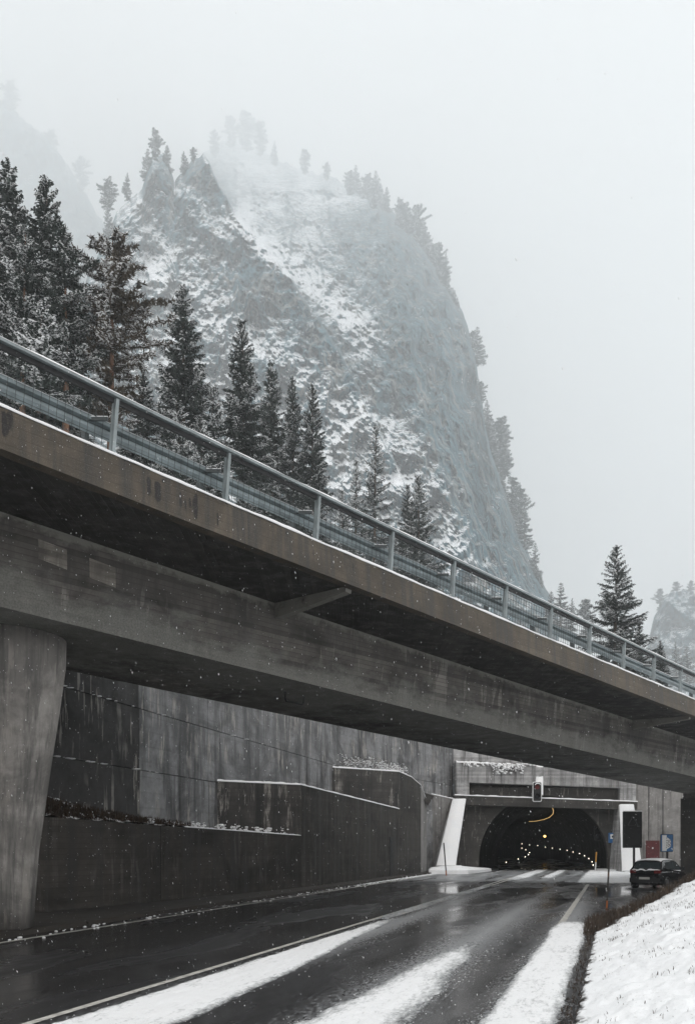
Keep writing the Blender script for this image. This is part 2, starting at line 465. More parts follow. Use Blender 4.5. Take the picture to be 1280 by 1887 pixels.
# tunnel centre line, bending to the left behind the portal
TC = [Vector((16.9, 75.0, 0))]; _h = math.radians(15.0)
for i in range(1, 45):
    _h -= math.radians(0.55 + 0.02 * i) if i > 3 else 0
    TC.append(TC[-1] + Vector((math.sin(_h), math.cos(_h), 0)) * 3.0)
def tside(i):
    a = TC[max(i - 1, 0)]; c = TC[min(i + 1, len(TC) - 1)]
    d = (c - a).normalized()
    return Vector((d.y, -d.x, 0)) if i > 0 else Vector((1, 0, 0))

rb = MB()
def to_road(p): return Vector((p.dot(ND), p.dot(SD), p.z))
rb.add([(-15.2, -35, 0), (14, -35, 0), (14, 86, 0), (-15.2, 86, 0)], [(0, 1, 2, 3)])
pts = []
for i in range(len(TC)):
    for sg in (-1, 1): pts.append(to_road(TC[i] + tside(i) * 5.6 * sg + Vector((0, 0, 0.004))))
rb.add(pts, [(2 * i, 2 * i + 1, 2 * i + 3, 2 * i + 2) for i in range(len(TC) - 1)])
tag(road_obj(rb.build("road", M['asphalt'], local=True)), kind="structure")

def line_strip(nf, w, s0, s1, step=1.5, dash=None):
    mb = MB(); s = s0
    while s < s1:
        e = min(s + step, s1)
        if dash is None or (s % (dash[0] + dash[1])) < dash[0]:
            mb.add([(nf(s) - w / 2, s, 0.006), (nf(s) + w / 2, s, 0.006), (nf(e) + w / 2, e, 0.006), (nf(e) - w / 2, e, 0.006)], [(0, 1, 2, 3)])
        s = e
    return mb
ml = line_strip(lambda s: -12.75, 0.14, -20, 74)
for q in (line_strip(lambda s: -6.62, 0.13, -20, 74), line_strip(lambda s: -6.30, 0.13, 26, 74), line_strip(lambda s: -1.36, 0.17, 0, 50)):
    ml.add(q.v, q.f)
tag(road_obj(ml.build("road_markings", M['line_paint'], local=True)), kind="structure")

# snow lying in strips on the road: one height field that only rises above the asphalt where snow lies
s_ax = 8.0 * (80 / 8.0) ** np.linspace(0, 1, 620)
n_ax = np.linspace(-14.6, 5.0, 420)
Nn, Ss = np.meshgrid(n_ax, s_ax)
def strip(n, s, n0, n1, s0, s1, soft=0.25, send=4.0):
    wob = 0.05 * fbm(s * 0.35, s * 0 + np.mean(n0), 3, 4)
    return sstep(n0 - soft, n0 + soft, n + wob) * (1 - sstep(n1 - soft, n1 + soft, n + wob)) * sstep(s0 - send, s0 + send, s) * (1 - sstep(s1 - send, s1 + send, s))
mask = np.zeros_like(Nn)
narrow = np.interp(Ss, [8, 14, 20, 28], [-4.85, -5.2, -5.75, -6.1])
mask = np.maximum(mask, strip(Nn, Ss, -6.32, narrow, -5, 25, 0.15, 6))
mask = np.maximum(mask, 0.62 * strip(Nn, Ss, -6.75, -6.15, 22, 50, 0.14, 6))
mask = np.maximum(mask, strip(Nn, Ss, np.interp(Ss, [9, 21], [-3.6, -3.05]), np.interp(Ss, [9, 21], [-2.3, -2.8]), -5, 20.5, 0.45, 6))
mask = np.maximum(mask, strip(Nn, Ss, -1.5, -0.64, -5, 25, 0.18, 2.0))
mask = np.maximum(mask, 0.9 * strip(Nn, Ss, -6.7, -5.5, 55, 90, 0.35, 7))
mask = np.maximum(mask, 0.9 * strip(Nn, Ss, -4.7, -3.9, 58, 90, 0.25, 4))
mask = np.maximum(mask, 0.55 * strip(Nn, Ss, -9.6, -8.9, 60, 90, 0.3, 4))
mask = np.maximum(mask, strip(Nn, Ss, -2.1, 6, 52, 90, 0.3, 0.8))
mask = np.maximum(mask, strip(Nn, Ss, -15, np.interp(Ss, [30, 45, 60, 75], [-13.7, -13.25, -12.9, -12.5]), 40, 90, 0.18, 6))
nz_ = fbm(Nn * 5, Ss * 0.9, 5, 11, 0.7) * 0.6 + fbm(Nn * 9, Ss * 6, 3, 12, 0.7) * 0.5
hgt = (mask + 0.42 * nz_ * (0.12 + mask) * (1.25 - mask) - 0.47)
Z = np.where(hgt > 0, 0.055 * np.clip(hgt, 0, 1) ** 0.7 * (0.8 + 0.35 * nz_), 0.05 * hgt) - 0.002
V = np.stack([Nn, Ss, Z], -1).reshape(-1, 3)
fq = grid_faces(len(s_ax), len(n_ax))
keep = (Z.reshape(-1)[fq] > 0.0).any(1)
used = np.unique(fq[keep]); remap = np.full(len(V), -1); remap[used] = np.arange(len(used))
m, nt, b = new_mat("road_slush"); N = NT(nt); co = N.coord()
atn = nt.nodes.new("ShaderNodeAttribute"); atn.attribute_name = "cover"
g1 = N.noise(N.mapping(co, (7, 1.4, 1)), 1.6, 6, 0.75); g2 = N.noise(co, 16.0, 5, 0.7); g3 = N.noise(N.mapping(co, (1.5, .4, 1)), 1.0, 3)
k = N.math('ADD', atn.outputs["Fac"], N.math('ADD', N.math('MULTIPLY', N.math('SUBTRACT', g1, .5), 1.3), N.math('MULTIPLY', N.math('SUBTRACT', g2, .5), .9)))
k = N.math('ADD', k, N.math('MULTIPLY', N.math('SUBTRACT', g3, .5), .7))
N.set(b, "Base Color", N.ramp(k, [(0.30, (0.06, 0.062, 0.065)), (0.55, (0.34, 0.35, 0.355)), (0.95, (0.82, 0.83, 0.84))])); N.set(b, "Roughness", .7)
b.inputs["Specular IOR Level"].default_value = .2
N.bump(N.math('ADD', g1, g2), .7, .03, b); M['road_slush'] = m
o = np_mesh("road_snow", V[used], remap[fq[keep]], M['road_slush'], smooth=True)
at_ = o.data.attributes.new("cover", 'FLOAT', 'POINT'); at_.data.foreach_set("value", mask.reshape(-1)[used].astype(np.float32))
tag(road_obj(o), kind="structure")

# loose crumbs of snow beside the strips
_r = random.Random(91); cmb_ = MB()
for i in range(520):
    s_ = 9 + 20 * _r.random() ** 1.3; c_ = _r.choice((-6.3, -4.9, -3.5, -2.35, -2.3, -1.5, -1.45))
    n_ = c_ + _r.gauss(0, .13); r_ = _r.uniform(.003, .010)
    cmb_.ball((n_, s_, r_ * .3), r_, 5, 3, _r.uniform(.8, 1.6), _r.uniform(.8, 1.6), .7)
for i in range(260):
    s_ = 12 + 45 * _r.random(); n_ = -13.1 + _r.gauss(0, .25); r_ = _r.uniform(.01, .045)
    cmb_.ball((n_, s_, r_ * .3), r_, 5, 3, _r.uniform(.8, 1.8), _r.uniform(.8, 1.8), .6)
tag(road_obj(cmb_.build("snow_crumbs", M['snow'], local=True)), "small crumbs of snow scattered on the asphalt beside the snow strips", "snow crumbs", kind="stuff")

# verge on the left, snow island by the portal
vb = MB()
for s in range(-20, 72, 2):
    w = 0.04 * math.sin(s * 1.7)
    vb.add([(-17.6, s, 0.16), (-13.35 + w, s, 0.12), (-13.3 + w, s, -0.02), (-17.6, s + 2, 0.16), (-13.35, s + 2, 0.12), (-13.3, s + 2, -0.02)],
           [(0, 1, 4, 3), (1, 2, 5, 4)])
tag(road_obj(vb.build("verge", M['dirt'], local=True)), kind="structure")

# snowy bank on the right (the photographer stands on it)
n_ax = np.concatenate([np.linspace(-0.95, 3.5, 110), np.linspace(3.6, 22, 40)])
s_ax = np.concatenate([np.linspace(-12, 5, 18), np.linspace(5.2, 36, 300), np.linspace(36.5, 60, 20)])
Nn, Ss = np.meshgrid(n_ax, s_ax)
edge = 24.5 + 2.7 * np.clip(Nn, -1, 12)
hb = np.where(Nn < -0.45, -0.03, 0.365 * (Nn + 0.45)) * 1.0
hb = np.where(Nn > 6, 0.365 * 6.45 + (Nn - 6) * 0.15, hb)
fall = 1 - sstep(edge - 1.5, edge + 3.2, Ss)
zb = hb * fall + 0.06 * fbm(Nn * 1.2, Ss * 0.9, 4, 21) * sstep(-0.5, 0.3, Nn) + 0.034 * fbm(Nn * 4, Ss * 3.2, 5, 22, 0.65)
zb = np.where(Nn < -0.5, np.minimum(zb, 0.012), zb) - 0.12 * (1 - sstep(-0.95, -0.75, Nn))
zb = zb * fall - 0.15 * (1 - sstep(0.02, 0.3, fall))
V = np.stack([Nn, Ss, zb], -1).reshape(-1, 3)
# snow cover against bare grass and gutter
m, nt, b = new_mat("bank_cover"); N = NT(nt); co = N.coord(); xyz = N.sep(co)
lim = N.math('ADD', N.math('MULTIPLY', xyz[0], 2.7), 23.3)
d_end = N.math('SUBTRACT', lim, xyz[1])
rag = N.noise(N.mapping(co, (2.2, 2.2, 2.2)), 1.0, 6, 0.7)
gut = N.math('ADD', xyz[0], N.math('MULTIPLY', rag, 0.75))
k1 = N.ramp(N.math('ADD', d_end, N.math('MULTIPLY', rag, 2.0)), [(0.0, 0.0), (1.0, 1.0)])
k1 = N.math('MULTIPLY', N.math('ADD', d_end, N.math('MULTIPLY', N.math('SUBTRACT', rag, 0.5), 2.2)), 1.6, True)
k2 = N.math('MULTIPLY', N.math('ADD', gut, 0.09), 9.0, True)
k = N.math('MULTIPLY', k1, k2)
gr = N.noise(co, 14.0, 5, 0.7)
speck = N.ramp(N.noise(co, 16.0, 4, 0.7), [(0.60, 0.0), (0.68, 0.75)])
snowc = N.mix(N.math('MULTIPLY', speck, N.ramp(N.noise(co, 0.9, 3), [(0.4, 0.15), (0.65, 0.7)])), (0.82, 0.835, 0.85), (0.16, 0.14, 0.12))
col = N.mix(k, N.mix(N.ramp(gr, [(0.35, 0.0), (0.7, 1.0)]), (0.012, 0.010, 0.008), (0.038, 0.030, 0.022)), snowc)
N.set(b, "Base Color", col); N.set(b, "Roughness", 0.8); b.inputs["Specular IOR Level"].default_value = 0.15
N.bump(N.math('ADD', N.math('MULTIPLY', N.noise(co, 6.0, 5, 0.65), 0.7), N.math('MULTIPLY', gr, 0.4)), 0.55, 0.05, b)
M['bank'] = m
o = np_mesh("snow_bank", V, grid_faces(*Nn.shape), M['bank'], smooth=True)
tag(road_obj(o), kind="structure")

def bank_z(n, s):
    e = 24.5 + 2.7 * max(-1, min(12, n))
    h = 0.365 * (n + 0.45) if n > -0.45 else -0.03
    return h * float(1 - sstep(e - 1.5, e + 3.2, s))
rnd = random.Random(5)
gb = MB()
def blade(n, s, z, L, w, mi=0):
    a = rnd.uniform(0, 6.28); t = rnd.uniform(0.1, 0.75)
    dx, dy = math.cos(a), math.sin(a)
    p = R(n, s, z)
    sx, sy = -dy * w, dx * w
    q = p + Vector((dx * L * t * .5, dy * L * t * .5, L * .6)); e = p + Vector((dx * L * t, dy * L * t, L * (1 - .4 * t)))
    gb.add([p + Vector((sx, sy, 0)), p - Vector((sx, sy, 0)), q - Vector((sx, sy, 0)) * .7, q + Vector((sx, sy, 0)) * .7, e], [(0, 1, 2, 3), (3, 2, 4)])
for i in range(9000):
    n = rnd.uniform(-0.7, 7.0); s = 24.0 + 2.7 * n + rnd.uniform(-1.2, 3.0)
    blade(n, s, bank_z(n, s) - .02, rnd.uniform(.12, .42), rnd.uniform(.006, .014))
for i in range(650):
    s = rnd.uniform(9, 26); n = rnd.gauss(-0.52, 0.06)
    blade(n, s, -0.01, rnd.uniform(.02, .09), rnd.uniform(.004, .010))
_c = [(rnd.uniform(-.2, 5), rnd.random()) for _ in range(420)]
for n0, q in _c:
    top_ = 24 + 2.4 * n0; s0 = top_ - (top_ - 7) * q ** 1.6
    for j in range(rnd.randint(2, 14)):
        n = n0 + rnd.gauss(0, .09); s_ = s0 + rnd.gauss(0, .14)
        blade(n, s_, bank_z(n, s_) - .01, rnd.uniform(.02, .085), rnd.uniform(.003, .007))
tag(gb.build("dry_grass", M['dry_grass']), "matted brown dead grass along the edge of the snowy bank beside the lay-by", "grass", kind="stuff")

# ------------------------------------------------------------------ bridge
BU = Vector((1.944, 2.13, 0)); BL = BU.length; BU_ = BU / BL
BV = Vector((-BU_.y, BU_.x, 0))
B0 = Vector((-4.54, 17.14, 0))
_pz = np.polyfit([-0.83, 0, 2, 4, 6, 8, 10], [9.93, 9.83, 9.57, 9.40, 9.27, 9.14, 8.97], 2)
_pz[0] *= 0.4
def zdeck(k):
    a = np.polyval(_pz, min(max(k, -1), 10.5))
    if k < -1: a += (-1 - k) * 0.10
    if k > 10.5: a -= (k - 10.5) * 0.085
    return float(a)
def BP(k, v, dz): return B0 + BU * k + BV * v + Vector((0, 0, zdeck(k) + dz))
def sweep(mb, prof, k0, k1, step=0.5, mi=0):
    ks = np.arange(k0, k1 + 1e-6, step); n = len(prof)
    vs = [BP(k, v, z) for k in ks for v, z in prof]
    fs = [(i * n + j, i * n + (j + 1) % n, (i + 1) * n + (j + 1) % n, (i + 1) * n + j) for i in range(len(ks) - 1) for j in range(n)]
    fs += [tuple(range(n)), tuple(reversed(range((len(ks) - 1) * n, len(ks) * n)))]
    return mb.add(vs, fs, mi)
KA, KB = -9.0, 19.0
bridge = thing("road_bridge", BP(4, 5, -2.62), "long weathered concrete box girder bridge crossing over the road before the tunnel", "bridge")
bridge.location.z = zdeck(4) - 2.6
def k_at(px, v=0.0):
    r = (px - CX) / F
    return (r * (B0.y + BV.y * v) - B0.x - BV.x * v) / (BU.x - r * BU.y)
NF = 18
fpro = [(0.04 * i / NF, -0.76 + 0.76 * i / NF) for i in range(NF + 1)] + [(0.40, 0.0), (0.40, -0.70), (0.30, -0.70), (0.27, -0.76)]
fb = sweep(MB(), fpro, KA, KB, 0.02).build("parapet_beam", M['fascia'], bridge)
nk = len(fb.data.vertices) // len(fpro)
kk_ = (KA + 0.02 * np.arange(nk))[:, None]; hh_ = np.array([-z for v, z in fpro])[None, :]
st_ = np.zeros((nk, len(fpro)))
for px, wd, h0, h1, am in ((10, .03, .05, .62, .8), (22, .02, .0, .5, .7), (100, .02, .25, .6, .55), (276, .022, .16, .62, 1.0), (292, .030, .18, .66, 1.0), (334, .02, .2, .6, .8), (343, .02, .3, .7, .7), (352, .018, .22, .55, .8),
                           (362, .022, .10, .72, 1.0), (402, .014, .30, .70, .9), (578, .016, .22, .55, .8), (652, .02, .15, .5, .7), (760, .02, .2, .6, .5), (880, .03, .1, .5, .5), (1010, .03, .2, .6, .5), (1120, .03, .1, .5, .5)):
    k0 = k_at(px)
    st_ = np.maximum(st_, am * np.exp(-((kk_ - k0) / wd) ** 2) * sstep(h0 - .10, h0 + .06, hh_) * (1 - sstep(h1 - .2, h1 + .08, hh_)))
a_ = fb.data.attributes.new("stain", 'FLOAT', 'POINT'); a_.data.foreach_set("value", st_.astype(np.float32).ravel())
for px in (303, 531, 708, 850, 990, 1110):
    c_ = BP(k_at(px), 0.035, -0.10)
    n_ = -BV
    hole = MB().tube([c_ + n_ * -.02, c_ + n_ * .012], .034, 10).build("weep_hole", M['black'], bridge)
    MB().tube([c_ + n_ * .0 - Vector((0, 0, .012)), c_ + n_ * .018 - Vector((0, 0, .012))], .013, 8).build("pipe", M['white_paint'], hole)
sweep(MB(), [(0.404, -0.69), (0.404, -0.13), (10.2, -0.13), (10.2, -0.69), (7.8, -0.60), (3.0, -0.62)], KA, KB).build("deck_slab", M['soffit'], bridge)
NG = 14
gpro = [(3.0, -0.625), (7.8, -0.605), (7.62, -2.58)] + [(3.16 - .16 * i / NG, -2.60 + 1.975 * i / NG) for i in range(NG)]
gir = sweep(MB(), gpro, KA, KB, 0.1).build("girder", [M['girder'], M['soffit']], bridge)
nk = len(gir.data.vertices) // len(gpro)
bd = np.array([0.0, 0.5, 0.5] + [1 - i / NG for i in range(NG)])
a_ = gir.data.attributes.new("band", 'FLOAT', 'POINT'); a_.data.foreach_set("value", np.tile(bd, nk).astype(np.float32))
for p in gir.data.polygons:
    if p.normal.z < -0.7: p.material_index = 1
sweep(MB(), [(10.2, -0.70), (10.2, 0.0), (10.5, 0.0), (10.5, -0.76)], KA, KB).build("parapet_beam", M['fascia'], bridge)
# snow lying on the edge beam, uneven
ks = np.arange(KA, KB, 0.05); sb = MB(); vs = []; fs = []
for i, k in enumerate(ks):
    h = 0.075 + 0.03 * float(fbm(np.array(k * 1.7), np.array(0.3), 4, 31))
    fw = 0.025 + 0.015 * float(fbm(np.array(k * 4.0), np.array(2.3), 3, 33))
    for v, z in ((fw, 0.003), (fw - .012, h * .5), (fw + 0.03, h), (0.33, h + .01), (0.38, 0.003)): vs.append(BP(k, v, z))
for i in range(len(ks) - 1):
    for j in range(4): fs.append((i * 5 + j, i * 5 + j + 1, i * 5 + 6 + j, i * 5 + 5 + j))
sb.add(vs, fs).build("snow_cap", M['snow'], bridge, smooth=True)
sweep(MB(), [(0.42, -0.128), (0.42, -0.05), (10.18, -0.05), (10.18, -0.128)], KA, KB, 1.0).build("deck_snow", M['snow'], bridge)
# cross rib under the cantilever
for kr in (2.47, 10.5):
    rbm = MB()
    w = 0.11 / BL * 1.0
    a = [BP(kr - w, 0.30, -0.70), BP(kr - w, 3.0, -0.62), BP(kr - w, 3.03, -1.05), BP(kr - w, 0.33, -0.83)]
    c = [BP(kr + w, 0.30, -0.70), BP(kr + w, 3.0, -0.62), BP(kr + w, 3.03, -1.05), BP(kr + w, 0.33, -0.83)]
    rbm.prism(a, c).build("cross_rib", M['girder'], bridge)
M['patch'] = concrete("patch_concrete", 0.27, 0.12, 0.5, 0.9, 0.5, 'z', 0.12, 0.2, (0.05, 0.04, 0.03), pale=0.6, seed=40)
def web(k, t, out): 
    v = 3.0 + 0.16 * t - out; z = -0.625 - 1.975 * t
    return BP(k, v, z)
for k0, k1, t0, t1 in ((-0.02, 0.22, 0.16, 0.40), (0.42, 0.66, 0.19, 0.44)):
    MB().prism([web(k0, t0, -.02), web(k1, t0 + .02, -.02), web(k1 + .01, t1, -.02), web(k0 + .01, t1 - .03, -.02)],
               [web(k0, t0, .012), web(k1, t0 + .02, .012), web(k1 + .01, t1, .012), web(k0 + .01, t1 - .03, .012)]).build("repair_patch", M['patch'], bridge)
# pipe hanger under the girder
hp = P(543, 1305, 26.5)
def under(px, v=4.6):
    r = (px - CX) / F
    k = (r * (B0.y + BV.y * v) - B0.x - BV.x * v) / (BU.x - r * BU.y)
    return k
ka, kb = under(525), under(559)
MB().tube([BP(ka, 4.6, -2.58), BP(ka, 4.6, -2.80), BP(ka + .02, 4.6, -2.87), BP(kb - .02, 4.6, -2.87), BP(kb, 4.6, -2.80), BP(kb, 4.6, -2.58)], 0.03, 6).build("pipe_hanger", M['black'], bridge)

# pier
pc = B0 + BU * 0.25 + BV * 5.3
pier = thing("bridge_pier", (pc.x, pc.y, 0.1), "flaring pale concrete pier carrying the bridge at the left edge of the road", "pier")
nseg = 48; vs, fs = [], []
levels = [(0.0, 1.02), (0.6, 1.04), (2.0, 1.15), (4.0, 1.42), (5.5, 1.64), (6.6, 1.78), (7.3, 1.80)]
ztop = zdeck(0.25) - 2.6
for z, r in levels:
    zz = 0.1 + (ztop - 0.1 + 0.02) * z / 7.3
    for i in range(nseg):
        a = 2 * math.pi * i / nseg
        vs.append((pc.x - 0.75 + r * math.cos(a), pc.y + r * 0.8 * math.sin(a), zz))
for l in range(len(levels) - 1):
    for i in range(nseg):
        j = (i + 1) % nseg
        fs.append((l * nseg + i, l * nseg + j, (l + 1) * nseg + j, (l + 1) * nseg + i))
fs.append(tuple(reversed(range(nseg)))); fs.append(tuple(range((len(levels) - 1) * nseg, len(levels) * nseg)))
MB().add(vs, fs).build("shaft", M['pier'], pier, smooth=True)
jb = MB()
for zz in (2.55, 5.0):
    t = zz / 7.3; r = float(np.interp(zz / (ztop) * 7.3, [l[0] for l in levels], [l[1] for l in levels])) + .004

# abutment at the far end
ab = thing("bridge_abutment", BP(16.5, 5, -8.5), "dark concrete abutment under the far right end of the bridge", "abutment")
ab.location.z = 0
def BG(k, v, z): q = B0 + BU * k + BV * v; return Vector((q.x, q.y, z))
zt = zdeck(18.6) - 2.62
MB().prism([BG(17.0, -3.0, -0.3), BG(17.0, 8.1, -0.3), BG(20, 8.1, -0.3), BG(20, -3, -0.3)], [BG(17.0, -3.0, zt - .1), BG(17.0, 8.1, zt - .1), BG(20, 8.1, zt - .1), BG(20, -3, zt - .1)]).build("abutment_wall", M['low_wall'], ab)
MB().prism([BG(19.2, 0, zt - .1), BG(19.2, 10.4, zt - .1), BG(20, 10.4, zt - .1), BG(20, 0, zt - .1)], [BG(19.2, 0, zdeck(20) - .1), BG(19.2, 10.4, zdeck(20) - .1), BG(20, 10.4, zdeck(20) - .1), BG(20, 0, zdeck(20) - .1)]).build("back_wall", M['low_wall'], ab)

# railing: posts, top rail, wire mesh infill
LEAN = 0.085
rail = thing("bridge_railing", BP(4, 0.2, 0), "galvanised steel railing with wire mesh panels along the edge of the bridge", "railing")
def RP(k, v, h): return BP(k, v, h) + BU_ * (LEAN * h)
K0, K1 = -6, 16
for k in range(K0, K1):
    mb = MB()
    a, c = RP(k, 0.20, 0.0), RP(k, 0.20, 1.20)
    d = (c - a).normalized()
    mb.bar(a, c, 0.012, 0.13, up=BU_)           # web of the I section, flanges either side
    mb.bar(a - BV * .065, c - BV * .065, 0.075, 0.012, up=BV); mb.bar(a + BV * .065, c + BV * .065, 0.075, 0.012, up=BV)
    mb.bar(a + Vector((0, 0, .006)), a + Vector((0, 0, .018)), 0.20, 0.18, up=BV)
    mb.build("post", M['galv'], rail)
mb = MB(); vs = []; fs = []
prof = [(0.10, 1.225), (0.10, 1.28), (0.13, 1.30), (0.27, 1.30), (0.30, 1.28), (0.30, 1.225), (0.285, 1.225), (0.285, 1.27), (0.115, 1.27), (0.115, 1.225)]
ks = np.arange(K0, K1 - .9, 0.5)
for k in ks:
    for v, z in prof: vs.append(RP(k, v, z))
n = len(prof)
for i in range(len(ks) - 1):
    for j in range(n): fs.append((i * n + j, i * n + (j + 1) % n, (i + 1) * n + (j + 1) % n, (i + 1) * n + j))
mb.add(vs, fs).build("top_rail", M['galv'], rail)
vs, fs = [], []
ks = np.arange(K0, K1 - 1, 0.04)
for k in ks:
    h = 0.030 + 0.022 * max(-.6, float(fbm(np.array(k * 1.3), np.array(5.3), 4, 41)))
    for v, z in ((0.125, 1.30), (0.15, 1.30 + h), (0.25, 1.30 + h), (0.275, 1.30)): vs.append(RP(k, v, z + .001))
for i in range(len(ks) - 1):
    for j in range(3): fs.append((i * 4 + j, i * 4 + j + 1, i * 4 + 5 + j, i * 4 + 4 + j))
MB().add(vs, fs).build("rail_snow", M['snow'], rail, smooth=True)
lr = MB()
for k in range(K0, K1 - 1):
    lr.bar(RP(k + .02, 0.20, 1.165), RP(k + .98, 0.20, 1.165), 0.06, 0.10)
lr.build("upper_angle", M['black'], rail)
for k in range(K0, 8):
    mb = MB(); nv_, nh = 17, 7
    for i in range(1, nv_):
        kk = k + 0.02 + 0.96 * i / nv_
        mb.bar(RP(kk, 0.245, 0.03), RP(kk, 0.245, 1.11), 0.0075)
    for j in range(nh):
        h = 0.04 + 1.03 * j / (nh - 1)
        mb.bar(RP(k + .02, 0.252, h), RP(k + .98, 0.252, h), 0.0075)
    mb.build("mesh_panel", M['wire'], rail)

# crash barrier behind the railing
bar = thing("crash_barrier", BP(4, 0.8, -0.12), "galvanised steel crash barrier behind the bridge railing", "crash barrier")
wp = [(0.0, 0.0), (0.0, .03), (.10, .08), (.10, .14), (0.0, .18), (0.0, .21), (.10, .25), (.10, .31), (0, .36), (0, .39)]
for k in range(K0, K1 - 1):
    mb = MB(); vs, fs = [], []
    n = len(wp)
    k0_, k1_ = k - 0.10, k + 0.90
    for kk in (k0_, k0_ + .5, k1_ + .03):
        for d, z in wp: vs.append(BP(kk, 0.62 - d + (0.004 if kk > k1_ else 0), 0.54 + z))
    for kk in (k0_, k0_ + .5, k1_ + .03):
        for d, z in wp: vs.append(BP(kk, 0.625 - d + (0.004 if kk > k1_ else 0), 0.54 + z))
    for i in range(2):
        for j in range(n - 1):
            fs.append((i * n + j, i * n + j + 1, (i + 1) * n + j + 1, (i + 1) * n + j))
            q = 3 * n
            fs.append((q + i * n + j, q + (i + 1) * n + j, q + (i + 1) * n + j + 1, q + i * n + j + 1))
    mb.add(vs, fs)
    mb.build("beam", M['beam_steel'], bar, smooth=False)
    MB().bar(BP(k - .10, 0.66, 0.935), BP(k + .90, 0.66, 0.935), 0.10, 0.018).build("beam_snow", M['snow'], bar)
    br = MB()
    br.bar(BP(k - .10, 0.70, -0.12), BP(k - .10, 0.70, 0.90), 0.10, 0.14, up=BV)
    br.bar(BP(k - .10, 0.60, 0.80), BP(k - .01, 0.28, 0.80), 0.05, 0.07)
    br.build("bracket", M['galv_dark'], bar)
    MB().bar(BP(k - .10, 0.58, 0.842), BP(k - .01, 0.28, 0.842), 0.05, 0.014).build("bracket_snow", M['snow'], bar)

# ------------------------------------------------------------------ retaining walls on the left
def vwall(mb, pts, zb, zt, th, nrm, mi=0):
    """wall standing on a plan polyline; zt a list of top heights; nrm = direction to the back"""
    for i in range(len(pts) - 1):
        a, c = pts[i], pts[i + 1]
        bk = nrm * th
        za, zc = zt[i], zt[i + 1]
        mb.prism([Vector((a.x, a.y, zb)), Vector((c.x, c.y, zb)), Vector((c.x, c.y, zb)) + bk, Vector((a.x, a.y, zb)) + bk],
                 [Vector((a.x, a.y, za)), Vector((c.x, c.y, zc)), Vector((c.x, c.y, zc)) + bk, Vector((a.x, a.y, za)) + bk], mi)
def RW(Y):
    """front of the tall wall at depth Y"""
    if Y <= 57.4: return Vector(((-17.4 + 0.2926 * Y) / 0.9562, Y, 0))
    return Vector((-0.60, 57.4, 0)) + (Vector((9.3, 76.0, 0)) - Vector((-0.60, 57.4, 0))) * ((Y - 57.4) / 18.6)
rear = thing("tall_retaining_wall", (RW(45).x, RW(45).y, 0), "tall streaked concrete retaining wall of jointed panels behind the bridge, left of the tunnel", "wall")
bkd = -ND
ys = [27.2, 33.4, 39.1, 45.4, 51.6, 57.4, 63.6, 69.8, 76.0]
for i in range(len(ys) - 1):
    a, c = RW(ys[i]), RW(ys[i + 1])
    d = (c - a).normalized(); g_ = d * 0.018
    for z0, z1, off in ((-0.1, 5.03, 0.0), (5.07, 7.40, 0.03), (7.44, 12.4, 0.06)):
        mb = MB()
        A, C = a + g_ + bkd * off, c - g_ + bkd * off
        vwall(mb, [A, C], z0, [z1, z1], 0.5, bkd)
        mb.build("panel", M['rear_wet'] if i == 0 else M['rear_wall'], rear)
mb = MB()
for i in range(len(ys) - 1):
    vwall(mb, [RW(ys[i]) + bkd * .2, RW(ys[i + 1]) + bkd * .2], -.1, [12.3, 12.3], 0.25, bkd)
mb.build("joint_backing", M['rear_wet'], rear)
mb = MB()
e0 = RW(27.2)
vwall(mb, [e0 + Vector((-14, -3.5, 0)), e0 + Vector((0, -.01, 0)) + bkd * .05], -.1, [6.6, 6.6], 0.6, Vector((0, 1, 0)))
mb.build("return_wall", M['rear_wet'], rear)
sb = MB()
for i in range(len(ys) - 1):                     # snow crumbs caught on the steps
    for z in (5.05, 7.42):
        for q in range(26):
            Y = rnd.uniform(ys[i], ys[i + 1])
            if rnd.random() < (0.5 if Y < 36 else (0.25 if Y < 46 and z > 6 else 0.03)):
                p = RW(Y); p.z = z + .005
                sb.ball(p, rnd.uniform(.02, .06), 6, 4, rnd.uniform(1, 3.5), 1, .5)
sb.build("ledge_snow", M['snow'], rear)

A0, A1, A2, A3, A4 = Vector((-8.95, 25.9, 0)), Vector((-2.22, 41.8, 0)), Vector((3.56, 60.0, 0)), Vector((5.57, 66.0, 0)), Vector((6.30, 68.4, 0))
def at_line(px, a, c):
    r = (px - CX) / F
    t = (r * a.y - a.x) / ((c.x - a.x) - r * (c.y - a.y))
    return a + (c - a) * t
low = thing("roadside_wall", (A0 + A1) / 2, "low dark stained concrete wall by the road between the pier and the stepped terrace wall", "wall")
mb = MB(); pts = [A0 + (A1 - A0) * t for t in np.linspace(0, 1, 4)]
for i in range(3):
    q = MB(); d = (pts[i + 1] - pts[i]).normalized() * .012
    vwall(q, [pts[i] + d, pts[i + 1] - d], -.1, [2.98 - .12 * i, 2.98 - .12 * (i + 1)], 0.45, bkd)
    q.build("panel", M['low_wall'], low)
q = MB(); vwall(q, [A0 + bkd * .46 + Vector((0, 0, 0)), A0 + bkd * 4.0], -.1, [2.98, 3.3], .4, SD); q.build("return_wall", M['low_wall'], low)

